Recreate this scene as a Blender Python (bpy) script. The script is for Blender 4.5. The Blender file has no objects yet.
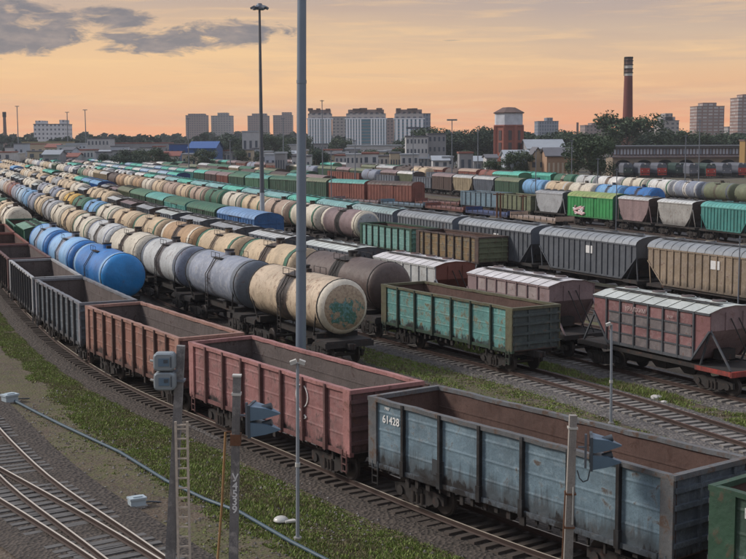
import bpy, math, random
from math import sin, cos, pi, radians, atan2, hypot, sqrt
from mathutils import Vector, Matrix, noise
random.seed(7)
S = bpy.context.scene
COL = S.collection
# ------------------------------------------------------------------ camera
FPX, PITCH, ROLL, CAMH = 1265.35, radians(6.3137), radians(-0.25), 12.008
_f = Vector((0, cos(PITCH), -sin(PITCH))); _u = Vector((0, sin(PITCH), cos(PITCH))); _r = Vector((1, 0, 0))
RX = _r*cos(ROLL) + _u*sin(ROLL); UX = -_r*sin(ROLL) + _u*cos(ROLL)
cd = bpy.data.cameras.new('camera'); cam = bpy.data.objects.new('camera', cd); COL.objects.link(cam)
M = Matrix((RX, UX, -_f)).transposed().to_4x4(); M.translation = (0, 0, CAMH); cam.matrix_world = M
cd.sensor_width = 36; cd.lens = 36*FPX/746; cd.clip_start = .5; cd.clip_end = 20000
S.camera = cam
S.view_settings.view_transform = 'Standard'; S.view_settings.look = 'None'
S.view_settings.exposure = 0.0; S.view_settings.gamma = 1
# ------------------------------------------------------------------ dusk sky
SUN_EL, SUN_AZ = radians(2.2), radians(-38)      # the sun has just gone low, left of the view
w = bpy.data.worlds.new('World'); S.world = w; w.use_nodes = True
nt = w.node_tree; nt.nodes.clear()
def N(t, **k):
    n = nt.nodes.new(t)
    for a, b in k.items(): setattr(n, a, b)
    return n
def Lk(a, b): nt.links.new(a, b)
def MA(op, a, b=None, c=None, clamp=False):
    n = nt.nodes.new('ShaderNodeMath'); n.operation = op; n.use_clamp = clamp
    for i, x in enumerate((a, b, c)):
        if x is None: continue
        if isinstance(x, (int, float)): n.inputs[i].default_value = x
        else: nt.links.new(x, n.inputs[i])
    return n.outputs[0]
def MIX(fac, a, b, bt='MIX'):
    n = nt.nodes.new('ShaderNodeMix'); n.data_type = 'RGBA'; n.blend_type = bt
    for i, x in ((0, fac), (6, a), (7, b)):
        if isinstance(x, (int, float)): n.inputs[i].default_value = x
        elif isinstance(x, tuple): n.inputs[i].default_value = (*x, 1)[:4]
        else: nt.links.new(x, n.inputs[i])
    return n.outputs[2]
out = N('ShaderNodeOutputWorld'); bg = N('ShaderNodeBackground')
sky = N('ShaderNodeTexSky', sky_type='NISHITA', sun_disc=False, sun_elevation=SUN_EL, sun_rotation=SUN_AZ)
sky.air_density = 1.3; sky.dust_density = 2.5; sky.ozone_density = 1.5
tc = N('ShaderNodeTexCoord'); sp = N('ShaderNodeSeparateXYZ'); Lk(tc.outputs['Generated'], sp.inputs[0])
el = MA('MULTIPLY', MA('ARCSINE', sp.outputs[2]), 180/pi)               # degrees above the horizon
az = MA('MULTIPLY', MA('ARCTAN2', sp.outputs[0], sp.outputs[1]), 180/pi)  # degrees right of north
# dusk veil: thin high cloud lit from below, warm low down and grey overhead
ramp = N('ShaderNodeValToRGB'); Lk(MA('DIVIDE', el, 60.0, clamp=True), ramp.inputs[0])
cr = ramp.color_ramp; cr.elements[0].position = 0; cr.elements[0].color = (1.22, .43, .145, 1)
cr.elements[1].position = 1; cr.elements[1].color = (.56, .67, .88, 1)
for p_, c_ in ((.015, (1.12, .46, .17)), (.032, (1.0, .53, .25)), (.055, (.92, .60, .34)), (.075, (.74, .54, .38)), (.095, (.56, .44, .385)), (.115, (.47, .42, .41)), (.18, (.50, .48, .48)), (.40, (.50, .57, .70))):
    e = cr.elements.new(p_); e.color = (*c_, 1)
# away from the sunset the low sky is grey blue, and there is a glow around it
aw = MA('SUBTRACT', 1.0, MA('DIVIDE', MA('SUBTRACT', MA('ABSOLUTE', MA('ADD', az, 12.0)), 40.0, clamp=False), 55.0), clamp=True)
ramp2 = N('ShaderNodeValToRGB'); Lk(MA('DIVIDE', el, 60.0, clamp=True), ramp2.inputs[0])
ramp2.color_ramp.elements[0].color = (.40, .37, .40, 1); ramp2.color_ramp.elements[1].color = (.56, .67, .88, 1); e = ramp2.color_ramp.elements.new(.3); e.color = (.44, .47, .56, 1)
dusk = MIX(aw, ramp2.outputs[0], ramp.outputs[0])
glow = MA('MAXIMUM', MA('SUBTRACT', 1.0, MA('POWER', MA('DIVIDE', MA('ADD', az, 8.0), 16.0), 2.0)), 0.0)
glow = MA('MULTIPLY', glow, MA('MAXIMUM', MA('SUBTRACT', 1.0, MA('POWER', MA('DIVIDE', MA('SUBTRACT', el, 3.0), 3.5), 2.0)), 0.0))
dusk = MIX(MA('MULTIPLY', glow, .5), dusk, (1.12, .72, .34))
skyg = MIX(1.0, sky.outputs[0], (.10, .10, .10), 'MULTIPLY')
base = MIX(.9, skyg, dusk)
def vec(a, b, c=0.0):
    n = nt.nodes.new('ShaderNodeCombineXYZ')
    for i, x in enumerate((a, b, c)):
        if isinstance(x, (int, float)): n.inputs[i].default_value = x
        else: nt.links.new(x, n.inputs[i])
    return n.outputs[0]
def NO(v, sc, det=6, rough=.55, dist=0.0):
    n = nt.nodes.new('ShaderNodeTexNoise'); nt.links.new(v, n.inputs['Vector'])
    n.inputs['Scale'].default_value = sc; n.inputs['Detail'].default_value = det
    n.inputs['Roughness'].default_value = rough; n.inputs['Distortion'].default_value = dist
    return n.outputs[0]
# long thin streaks, warm and grey
st = NO(vec(MA('MULTIPLY', az, .10), MA('ADD', MA('MULTIPLY', el, 1.1), MA('MULTIPLY', az, .03)), 3.1), 1.0, 7, .6, .6)
stm = MA('MULTIPLY', MA('SUBTRACT', st, .47, clamp=True), 4.0, clamp=True)
base = MIX(MA('MULTIPLY', stm, .38), base, (.56, .40, .32))
st2 = NO(vec(MA('MULTIPLY', az, .16), MA('MULTIPLY', el, 2.2), 8.7), 1.0, 6, .6, .4)
base = MIX(MA('MULTIPLY', MA('MULTIPLY', MA('SUBTRACT', st2, .5, clamp=True), 5.0, clamp=True), .40), base, (1.08, .70, .33))
# grey clouds, upper left
cn = NO(vec(MA('MULTIPLY', az, .5), MA('MULTIPLY', el, 1.7), 1.3), 1.0, 10, .64, .5)
def ell(a0, e0, ra, re):
    d = MA('ADD', MA('POWER', MA('DIVIDE', MA('SUBTRACT', az, a0), ra), 2.0), MA('POWER', MA('DIVIDE', MA('SUBTRACT', el, e0), re), 2.0))
    return MA('SUBTRACT', 1.0, d)
m = MA('MULTIPLY', ell(-16.2, 4.9, 4.4, 1.5), 1.6)
for q in ((-11.4, 5.3, 2.8, .55), (-9.2, 4.35, 4.0, .75), (-6.0, 4.75, 2.8, .75), (-22, 5, 3, 1.6), (90.0, 60, 1, 1)):
    m = MA('MAXIMUM', m, ell(*q))
m = MA('MAXIMUM', m, MA('SUBTRACT', ell(3.9, 4.35, 1.3, .10), .55))
cm = MA('MULTIPLY', MA('ADD', MA('MULTIPLY', MA('MINIMUM', m, .9), 1.3), MA('MULTIPLY', MA('SUBTRACT', cn, .585), 4.2)), 1.5, clamp=True)
cn2 = NO(vec(MA('MULTIPLY', az, .9), MA('MULTIPLY', el, 2.4), 5.0), 1.0, 8, .6)
ccol = MIX(MA('MULTIPLY', MA('SUBTRACT', cn2, .42, clamp=True), 2.4, clamp=True), (.19, .195, .225), (.42, .34, .31))
base = MIX(MA('MULTIPLY', cm, .9), base, ccol)
Lk(base, bg.inputs[0]); bg.inputs[1].default_value = 1.0; Lk(bg.outputs[0], out.inputs[0])
sl = bpy.data.lights.new('sun', 'SUN'); sl.energy = 2.7; sl.angle = radians(14); sl.color = (1, .92, .84)
so = bpy.data.objects.new('sun', sl); COL.objects.link(so)
_sd = Vector((sin(radians(-78))*cos(radians(34)), cos(radians(-78))*cos(radians(34)), sin(radians(34))))
so.rotation_euler = _sd.to_track_quat('Z', 'Y').to_euler()

def ray(u, v):
    a, b = u-373, 279.5-v
    return RX*a + UX*b + _f*FPX
def at(u, v, y):
    "point on the sight line through (u, v) at distance y"
    d = ray(u, v); return Vector((0, 0, CAMH)) + d*(y/d.y)
def gnd(u, v, z=0.0):
    d = ray(u, v); return Vector((0, 0, CAMH)) + d*((z-CAMH)/d.z)
def px(p):
    q = Vector(p)-Vector((0, 0, CAMH)); c = q.dot(_f)
    return (373+FPX*q.dot(RX)/c, 279.5-FPX*q.dot(UX)/c) if c > 1 else (-9999, -9999)

# ------------------------------------------------------------------ materials
MATS = {}
def newmat(name):
    global nt
    m_ = bpy.data.materials.new(name); m_.use_nodes = True; nt = m_.node_tree
    b = nt.nodes['Principled BSDF']; return m_, b
def simple(name, rgb, rough=.7, metal=0.0, var=.15, scale=3.0):
    if name in MATS: return MATS[name]
    m_, b = newmat(name)
    tcn = nt.nodes.new('ShaderNodeTexCoord'); oi = nt.nodes.new('ShaderNodeObjectInfo')
    n = NO(tcn.outputs['Object'], scale, 5, .6)
    k = MA('ADD', MA('MULTIPLY', MA('SUBTRACT', n, .5), 2*var), MA('ADD', .95, MA('MULTIPLY', oi.outputs['Random'], .1)))
    c = MIX(1.0, rgb, vec(k, k, k), 'MULTIPLY')
    nt.links.new(c, b.inputs['Base Color']); b.inputs['Roughness'].default_value = rough; b.inputs['Metallic'].default_value = metal
    MATS[name] = m_; return m_
def paint(name, rgb, wear=.5, rust=(.13, .055, .035), rough=.55, dirt_shade_z=1.5, dirt=(.035, .03, .028), low_dirt_shade=.6, chips=.5, pale=None, fleck=None, ragged=0.0, spill=0.0):
    """old wagon paint: faded patches, rust blotches, vertical streaks, grime low down, on tanks with painted shade"""
    if name in MATS: return MATS[name]
    m_, b = newmat(name)
    tcn = nt.nodes.new('ShaderNodeTexCoord'); oi = nt.nodes.new('ShaderNodeObjectInfo')
    off = nt.nodes.new('ShaderNodeVectorMath'); off.operation = 'ADD'; nt.links.new(tcn.outputs['Object'], off.inputs[0])
    rr = MA('MULTIPLY', oi.outputs['Random'], 37.0); nt.links.new(vec(rr, rr, 0.0), off.inputs[1])
    s3 = nt.nodes.new('ShaderNodeSeparateXYZ'); nt.links.new(tcn.outputs['Object'], s3.inputs[0])
    so3 = nt.nodes.new('ShaderNodeSeparateXYZ'); nt.links.new(off.outputs[0], so3.inputs[0])
    big = NO(off.outputs[0], .55, 4, .6); mid = NO(off.outputs[0], 2.6, 7, .68, .4); fine = NO(off.outputs[0], 11.0, 5, .7)
    k = MA('ADD', MA('MULTIPLY', MA('SUBTRACT', big, .5), 1.15), MA('ADD', MA('MULTIPLY', MA('SUBTRACT', fine, .5), .45), MA('ADD', .93, MA('MULTIPLY', oi.outputs['Random'], .14))))
    c = MIX(1.0, rgb, vec(k, k, k), 'MULTIPLY')
    if pale:
        c = MIX(MA('MULTIPLY', MA('SUBTRACT', mid, .50, clamp=True), 7.0, clamp=True), c, pale)
    if fleck:
        fl = NO(off.outputs[0], 5.0, 8, .75, 1.0)
        c = MIX(MA('MULTIPLY', MA('SUBTRACT', fl, .55, clamp=True), 9.0, clamp=True), c, fleck)
    # streaks that run down the metal
    sv = NO(vec(MA('MULTIPLY', so3.outputs[0], 4.0), MA('MULTIPLY', so3.outputs[1], 4.0), MA('MULTIPLY', so3.outputs[2], .35)), 1.0, 6, .7)
    c = MIX(MA('MULTIPLY', MA('MULTIPLY', MA('SUBTRACT', sv, .52, clamp=True), 5.0, clamp=True), .55*wear), c, tuple(x*.45 for x in rgb))
    rm = MA('MULTIPLY', MA('SUBTRACT', mid, .60-.08*chips, clamp=True), 9.0, clamp=True)
    c = MIX(MA('MULTIPLY', rm, wear), c, rust)
    zz = MA('SUBTRACT', MA('ADD', dirt_shade_z, MA('MULTIPLY', MA('SUBTRACT', sv, .5), 1.6)), s3.outputs[2])
    dm = MA('MULTIPLY', zz, 2.0, clamp=True)
    c = MIX(MA('MULTIPLY', dm, low_dirt_shade), c, dirt)
    # fine grime all over, and edges rusted in thin scratches
    gr = NO(off.outputs[0], 23.0, 4, .75)
    c = MIX(MA('MULTIPLY', MA('SUBTRACT', gr, .50, clamp=True), 3.2*wear, clamp=True), c, tuple(x*.35+.01 for x in rgb))
    if spill:
        sw = NO(off.outputs[0], 1.7, 6, .7, .8); ax = MA('ABSOLUTE', s3.outputs[0])
        m_s = MA('MULTIPLY', MA('ADD', MA('SUBTRACT', MA('MULTIPLY', sw, 1.5), ax), MA('MULTIPLY', MA('SUBTRACT', oi.outputs['Random'], .6), .7)), 3.5, clamp=True)
        c = MIX(MA('MULTIPLY', m_s, spill), c, (.07, .045, .032))
        s5 = NO(vec(MA('MULTIPLY', so3.outputs[0], 2.6), MA('MULTIPLY', so3.outputs[1], .7), MA('MULTIPLY', so3.outputs[2], .5)), 1.0, 6, .7, .5)
        c = MIX(MA('MULTIPLY', MA('MULTIPLY', MA('SUBTRACT', s5, .50, clamp=True), 6.0, clamp=True), spill*.6), c, tuple(x*.38+.015 for x in rgb))
    if ragged:
        rg_ = NO(vec(MA('MULTIPLY', so3.outputs[0], 6.5), MA('MULTIPLY', so3.outputs[1], 6.5), MA('MULTIPLY', so3.outputs[2], 1.1)), 1.0, 7, .75, .5)
        rz = MA('SUBTRACT', MA('ADD', MA('ADD', ragged-.1, MA('MULTIPLY', MA('SUBTRACT', big, .5), 1.6)), MA('MULTIPLY', MA('SUBTRACT', rg_, .5), 1.0)), s3.outputs[2])
        c = MIX(MA('MULTIPLY', rz, 9.0, clamp=True), c, (.014, .012, .012))
        big2 = NO(off.outputs[0], .9, 6, .7, .8)
        c = MIX(MA('MULTIPLY', MA('MULTIPLY', MA('SUBTRACT', big2, .48, clamp=True), 6.0, clamp=True), .45), c, tuple(x*.5+.02 for x in rgb))
    nt.links.new(c, b.inputs['Base Color'])
    nt.links.new(MA('ADD', rough-.1, MA('MULTIPLY', mid, .35)), b.inputs['Roughness'])
    bp_ = nt.nodes.new('ShaderNodeBump'); bp_.inputs['Strength'].default_value = .5; bp_.inputs['Distance'].default_value = .035
    nt.links.new(MA('ADD', mid, MA('MULTIPLY', NO(off.outputs[0], 1.3, 3, .5), 3.0)), bp_.inputs['Height']); nt.links.new(bp_.outputs[0], b.inputs['Normal'])
    MATS[name] = m_; return m_
CLR = dict(cream=(.56, .43, .28), ivory=(.62, .56, .45), tan=(.42, .27, .15), greyblue=(.24, .27, .34), grey=(.33, .34, .35), white=(.66, .65, .62),
    brown=(.075, .05, .042), green=(.03, .13, .075), teal=(.10, .34, .30), blue=(.02, .15, .42), lightblue=(.16, .35, .58), olive=(.15, .17, .10),
    pinkred=(.36, .135, .12), orangered=(.40, .155, .09), darkgrey=(.075, .082, .092), steel=(.13, .20, .25), yellow=(.62, .38, .08), turquoise=(.10, .46, .36),
    brightgreen=(.03, .25, .07), mauve=(.24, .17, .17), rustred=(.20, .065, .045), palegrey=(.48, .49, .48), sand=(.40, .33, .22), darkgreen=(.03, .075, .045),
    slate=(.12, .14, .17), paleblue=(.35, .48, .60), red=(.40, .05, .035), black=(.02, .02, .022), midgreen=(.06, .16, .09), navy=(.02, .05, .16), salmon=(.41, .30, .23), aqua=(.22, .43, .43))
def P(c, **k):
    return paint('paint_'+c, CLR[c], **k)
def TP(c): return paint('tank_paint_'+c, CLR[c], wear=.7, spill=.75, dirt_shade_z=2.0, low_dirt_shade=.55, rough=.62)  # darker tank bottoms: grime plus underside shade painted into the colour
UND = paint('underframe_grime', (.030, .026, .024), wear=.5, rough=.8, low_dirt_shade=.2)
WHL = simple('wheel_steel', (.06, .05, .045), .55, .4)
RUST = paint('rusty_inside', (.105, .062, .05), wear=.9, rust=(.075, .04, .03), rough=.85, low_dirt_shade=.1)
RUSTG = paint('grey_inside', (.115, .092, .085), wear=1, pale=(.16, .135, .13), rust=(.07, .045, .038), rough=.85, low_dirt_shade=.1)
TORNB = paint('paint_torn_blue', (.15, .225, .275), wear=1, rust=(.10, .075, .06), pale=(.25, .345, .40), low_dirt_shade=.85, dirt_shade_z=2.05, dirt=(.05, .055, .06), ragged=1.55)
PEEL = paint('paint_peeling_teal', (.12, .30, .28), wear=1, rust=(.14, .10, .04), pale=(.32, .49, .46), fleck=(.04, .10, .085), chips=1, low_dirt_shade=.7, dirt_shade_z=1.6, ragged=1.5)
PINK = paint('paint_faded_pink', (.28, .13, .125), wear=1, chips=.8, rust=(.12, .06, .055), pale=(.41, .245, .235), low_dirt_shade=.6, dirt_shade_z=1.6, dirt=(.06, .035, .03), ragged=1.5)
ORNG = paint('paint_faded_orange', (.29, .14, .105), wear=1, chips=.8, rust=(.12, .06, .05), pale=(.40, .25, .20), low_dirt_shade=.6, dirt_shade_z=1.5, dirt=(.06, .035, .03), ragged=1.5)
DSTL = paint('paint_dark_steel', (.085, .105, .125), wear=.9, rust=(.05, .045, .04), pale=(.17, .205, .235), low_dirt_shade=.7, dirt_shade_z=1.4, ragged=1.35)
MAROON = paint('paint_dull_maroon', (.13, .065, .062), wear=.9, low_dirt_shade=.8, ragged=1.4)
GRNG = paint('paint_patched_green', (.045, .085, .06), wear=.9, rust=(.08, .07, .035), pale=(.15, .23, .20), low_dirt_shade=.7, ragged=1.5)
ROOFP = paint('roof_pale', (.50, .53, .50), wear=.35, rust=(.22, .21, .19), dirt_shade_z=-5, rough=.6)
ROOFW = paint('roof_white', (.62, .60, .60), wear=.35, rust=(.30, .27, .25), dirt_shade_z=-5, rough=.6)
CONC = simple('concrete', (.30, .29, .27), .9, 0, .35, 6)
GALV = simple('galvanised_steel', (.30, .33, .37), .5, .3, .15, 4)
GALVD = simple('dark_galvanised_steel', (.17, .19, .22), .55, .3, .15, 4)
LAMPG = simple('lamp_housing', (.55, .54, .50), .4, .1)
GLASS = simple('dark_glass', (.05, .07, .09), .12, .0, .1)
WTXT = simple('white_marking', (.70, .70, .68), .7, 0, .4, 14)
BRICK = simple('red_brick', (.30, .10, .07), .9, 0, .3, 1.2)
SEAM = simple('black_seam', (.025, .022, .02), .8)

# ------------------------------------------------------------------ mesh helpers
class MB:
    def __init__(s): s.v = []; s.f = []; s.m = []; s.s = []
    def add(s, vs, fs, mat, smooth=False):
        o = len(s.v); s.v += [tuple(p) for p in vs]
        for i, f in enumerate(fs):
            s.f.append(tuple(o+j for j in f)); s.m.append(mat[i] if isinstance(mat, list) else mat); s.s.append(smooth)
        return s
    def box(s, c, d, mat, rz=0.0, ry=0.0, rx=0.0):
        hx, hy, hz = d[0]/2, d[1]/2, d[2]/2
        vs = [Vector((x, y, z)) for x in (-hx, hx) for y in (-hy, hy) for z in (-hz, hz)]
        if rz or ry or rx:
            R = Matrix.Rotation(rz, 3, 'Z') @ Matrix.Rotation(ry, 3, 'Y') @ Matrix.Rotation(rx, 3, 'X'); vs = [R @ q for q in vs]
        c = Vector(c); return s.add([q+c for q in vs], [(0, 1, 3, 2), (4, 6, 7, 5), (0, 4, 5, 1), (2, 3, 7, 6), (0, 2, 6, 4), (1, 5, 7, 3)], mat)
    def bar(s, a, b, w_, mat, h=None):
        a, b = Vector(a), Vector(b); d = b-a; L = d.length; d.normalize(); h = h or w_
        up = Vector((0, 0, 1)) if abs(d.z) < .95 else Vector((0, 1, 0))
        sx = d.cross(up).normalized(); sy = sx.cross(d)
        vs = [p+sx*i*w_/2+sy*j*h/2 for p in (a, b) for i, j in ((-1, -1), (1, -1), (1, 1), (-1, 1))]
        return s.add(vs, [(0, 1, 2, 3), (7, 6, 5, 4), (0, 4, 5, 1), (1, 5, 6, 2), (2, 6, 7, 3), (3, 7, 4, 0)], mat)
    def cyl(s, a, b, r0, mat, r1=None, n=10, caps=True, smooth=True):
        a, b = Vector(a), Vector(b); d = (b-a).normalized(); r1 = r0 if r1 is None else r1
        up = Vector((0, 0, 1)) if abs(d.z) < .9 else Vector((1, 0, 0))
        sx = d.cross(up).normalized(); sy = sx.cross(d)
        vs = [p+(sx*cos(2*pi*i/n)+sy*sin(2*pi*i/n))*r for p, r in ((a, r0), (b, r1)) for i in range(n)]
        s.add(vs, [(i, (i+1) % n, n+(i+1) % n, n+i) for i in range(n)], mat, smooth)
        if caps: s.add(vs, [tuple(range(n-1, -1, -1)), tuple(range(n, 2*n))], mat)
        return s
    def tube(s, pts, r, mat, n=6):
        for a, b in zip(pts[:-1], pts[1:]): s.cyl(a, b, r, mat, n=n)
        return s
    def lathex(s, prof, cz, n, mats, cy=0.0, x0=0.0):
        "prof [(x, r)], mats one per segment"
        vs = []
        for x, r in prof: vs += [(x0+x, cy+r*cos(2*pi*i/n+pi/n), cz+r*sin(2*pi*i/n+pi/n)) for i in range(n)]
        fs = []; ms = []
        for k in range(len(prof)-1):
            for i in range(n): fs.append((k*n+i, (k+1)*n+i, (k+1)*n+(i+1) % n, k*n+(i+1) % n)); ms.append(mats[k] if isinstance(mats, list) else mats)
        return s.add(vs, fs, ms, True)
    def prismx(s, yz, x0, x1, mat, caps=True, capmat=None, closed=True, smooth=False):
        n = len(yz); vs = [(x, y, z) for x in (x0, x1) for y, z in yz]
        rng = range(n) if closed else range(n-1)
        s.add(vs, [(i, n+i, n+(i+1) % n, (i+1) % n) for i in rng], mat, smooth)
        if caps: s.add(vs, [tuple(range(n)), tuple(range(2*n-1, n-1, -1))], capmat or mat)
        return s
    def plate(s, xz, y, t, mat):
        "polygon in the xz plane with thickness t about y"
        n = len(xz); vs = [(x, yy, z) for yy in (y-t/2, y+t/2) for x, z in xz]
        return s.add(vs, [(i, (i+1) % n, n+(i+1) % n, n+i) for i in range(n)]+[tuple(range(n-1, -1, -1)), tuple(range(n, 2*n))], mat)
    def merge(s, o, loc=(0, 0, 0), rz=0.0):
        R = Matrix.Rotation(rz, 3, 'Z'); l = Vector(loc); k = len(s.v)
        s.v += [tuple(R @ Vector(p)+l) for p in o.v]; s.f += [tuple(k+j for j in f) for f in o.f]; s.m += o.m; s.s += o.s
        return s
    def mesh(s, name):
        if getattr(s, 'me', None): return s.me
        me = bpy.data.meshes.new(name); me.from_pydata(s.v, [], s.f)
        ml = []; ix = []
        for m_ in s.m:
            if m_ not in ml: ml.append(m_)
            ix.append(ml.index(m_))
        for m_ in ml: me.materials.append(m_)
        me.polygons.foreach_set('material_index', ix); me.polygons.foreach_set('use_smooth', s.s); me.update()
        s.me = me; return me
USED = set()
def tag(o, label=None, cat=None, group=None, kind=None):
    if label:
        if label in USED: print('DUPLICATE LABEL', label)
        USED.add(label); o['label'] = label
    if cat: o['category'] = cat
    if group: o['group'] = group
    if kind: o['kind'] = kind
    return o
def link(o): COL.objects.link(o); return o
def obj(name, mb, parent=None, loc=(0, 0, 0), rz=0.0):
    o = link(bpy.data.objects.new(name, mb.mesh(name))); o.location = loc; o.rotation_euler = (0, 0, rz)
    if parent: o.parent = parent
    return o
def empty(name, loc, rz=0.0):
    o = link(bpy.data.objects.new(name, None)); o.location = loc; o.rotation_euler = (0, 0, rz); o.empty_display_size = .3; return o
def text(s_, size, mat, name, parent, loc, rot):
    c = bpy.data.curves.new(name, 'FONT'); c.body = s_; c.size = size; c.extrude = .004; c.offset = size*.02; c.align_x = 'CENTER'; c.align_y = 'CENTER'
    t = bpy.data.objects.new('tmp', c); COL.objects.link(t)
    me = bpy.data.meshes.new_from_object(t.evaluated_get(bpy.context.evaluated_depsgraph_get()))
    bpy.data.objects.remove(t); me.materials.clear(); me.materials.append(mat)
    o = link(bpy.data.objects.new(name, me)); o.parent = parent; o.location = loc; o.rotation_euler = rot; return o

# ------------------------------------------------------------------ tracks
def fx(c, a, yc): return lambda y: c-.354*y+a*max(0, yc-y)**2
def knots(pts):
    pts = sorted(pts, key=lambda p: p[1]); n = len(pts); ys = [p[1] for p in pts]; xs = [p[0] for p in pts]
    d = [(xs[i+1]-xs[i])/(ys[i+1]-ys[i]) for i in range(n-1)]
    mm = [d[0]]+[(d[i-1]+d[i])/2 for i in range(1, n-1)]+[d[-1]]
    def f(y):
        if y <= ys[0]: return xs[0]+mm[0]*(y-ys[0])
        if y >= ys[-1]: return xs[-1]+mm[-1]*(y-ys[-1])
        i = max(j for j in range(n-1) if ys[j] <= y); h = ys[i+1]-ys[i]; t = (y-ys[i])/h
        return (2*t**3-3*t*t+1)*xs[i]+(t**3-2*t*t+t)*h*mm[i]+(-2*t**3+3*t*t)*xs[i+1]+(t**3-t*t)*h*mm[i+1]
    return f
TA = knots([(31, 4), (22.3, 15.6), (13.7, 26.6), (4.81, 37.16), (-3.6, 49.67), (-11.2, 61.51), (-17.6, 74.2), (-22.2, 85), (-26.4, 95.5), (-32, 109.8), (-42.4, 138.6), (-61, 191), (-100, 301)])
TA2f = fx(10.5, .00096, 135)
def TA2(y):
    a = TA2f(y)
    if y < 84: t = min(1, (84-y)/34); t = t*t*(3-2*t); return a*(1-t)+TA(y)*t
    return a
TC = knots([(28, 25), (21.5, 37), (15.3, 49.6), (11, 59.2), (8.2, 64.6), (5.0, 69.8), (1.6, 75.7), (-1.9, 82), (-6.1, 90.5), (-10.2, 99), (-14.4, 109), (-20.1, 122), (-27.4, 140), (-62.8, 240), (-119.4, 400)])
TBf = fx(16.8, .00165, 125)
def TB(y):
    if y < 64: t = min(1, (64-y)/40); t = t*t*(3-2*t); return TBf(y)*(1-t)+TC(y)*t
    return TBf(y)
TD = knots([(31, 33), (24, 46.5), (19, 55.8), (15.0, 63), (9.1, 74.4), (3.4, 85.4), (-3.0, 98), (-8.2, 109), (-12.9, 120), (-18.1, 133), (-22.9, 145), (-66.9, 269), (-121.5, 423)])
TD2 = fx(33.7, .0012, 165)
TE = knots([(46, 50), (26, 81), (15, 102), (10.5, 111), (5.3, 121), (.2, 131), (-4.0, 140.3), (-11.7, 161), (-26.3, 202), (-61, 300), (-202.6, 700)])
TF = fx(51.5, .0012, 150)
TG = knots([(48, 128), (43.5, 141), (38.3, 157), (34.7, 166), (32.2, 175), (26.6, 186), (23.8, 195), (19.4, 205), (13.9, 215), (7.5, 223), (-.3, 232), (-7, 241.5), (-14, 254), (-25, 272), (-38, 306), (-72.6, 403), (-180, 706)])
TH = knots([(61, 140), (43.2, 190.5), (38.6, 206), (33.8, 222), (28.6, 239), (15, 280), (-100, 605)])
TI = knots([(80, 150), (64, 195), (59.4, 209.7), (56.6, 219), (53, 232), (48.8, 246), (44, 261), (30, 305), (-75, 600)])
def mixT(a, b, w_): return lambda y: a(y)*(1-w_)+b(y)*w_
def fwd(T, y, d):
    "step distance d along the track away from the camera"
    n = max(1, int(d/1.5)); 
    for _ in range(n):
        s = (T(y+.5)-T(y-.5)); y += d/n/sqrt(1+s*s)
    return y

# ------------------------------------------------------------------ wagon pieces
def wheelset():
    b = MB()
    for s in (-1, 1):
        b.cyl((0, s*.70, 0), (0, s*.79, 0), .50, WHL, n=16); b.cyl((0, s*.79, 0), (0, s*.84, 0), .475, WHL, r1=.44, n=16)
    b.cyl((0, -1.08, 0), (0, 1.08, 0), .09, WHL, n=8); return b
WS = wheelset()
def bogie_mb():
    b = MB()
    for s in (-1, 1):
        y = s*1.04
        b.plate([(-1.25, .40), (-1.25, .68), (-.62, .78), (.62, .78), (1.25, .68), (1.25, .40), (.72, .36), (.42, .20), (-.42, .20), (-.72, .36)], y, .14, UND)
        for x in (-.925, .925): b.cyl((x, y-.14, .475), (x, y+.14, .475), .17, UND, n=10)
        for x in (-.22, 0, .22): b.cyl((x, y+s*.09, .24), (x, y+s*.09, .60), .075, WHL, n=8)
        b.box((0, y+s*.05, .22), (.9, .16, .06), UND)
    b.box((0, 0, .62), (.42, 2.3, .25), UND); b.cyl((0, 0, .7), (0, 0, .95), .3, UND, n=10)
    return b
BG = bogie_mb()
BGL = MB(); BGL.merge(BG)
for x in (-.925, .925): BGL.merge(WS, (x, 0, .475))
CPL = MB(); CPL.box((-.25, 0, 0), (.9, .14, .16), UND); CPL.box((.28, 0, 0), (.3, .34, .3), UND); CPL.box((.42, .14, 0), (.2, .12, .26), UND)
def bogies(base):
    return [('bogie', BG, (s*base, 0, 0), 0, [('wheelset', WS, (x, 0, .475)) for x in (-.925, .925)]) for s in (-1, 1)]
def couplers(L): return [('coupler', CPL, (L/2-.5, 0, 1.04), 0, []), ('coupler', CPL, (-L/2+.5, 0, 1.04), pi, [])]
def arch(w_, z0, z1, n=10):
    return [(w_*cos(pi*i/n), z0+(z1-z0)*sin(pi*i/n)) for i in range(n+1)]
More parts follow.
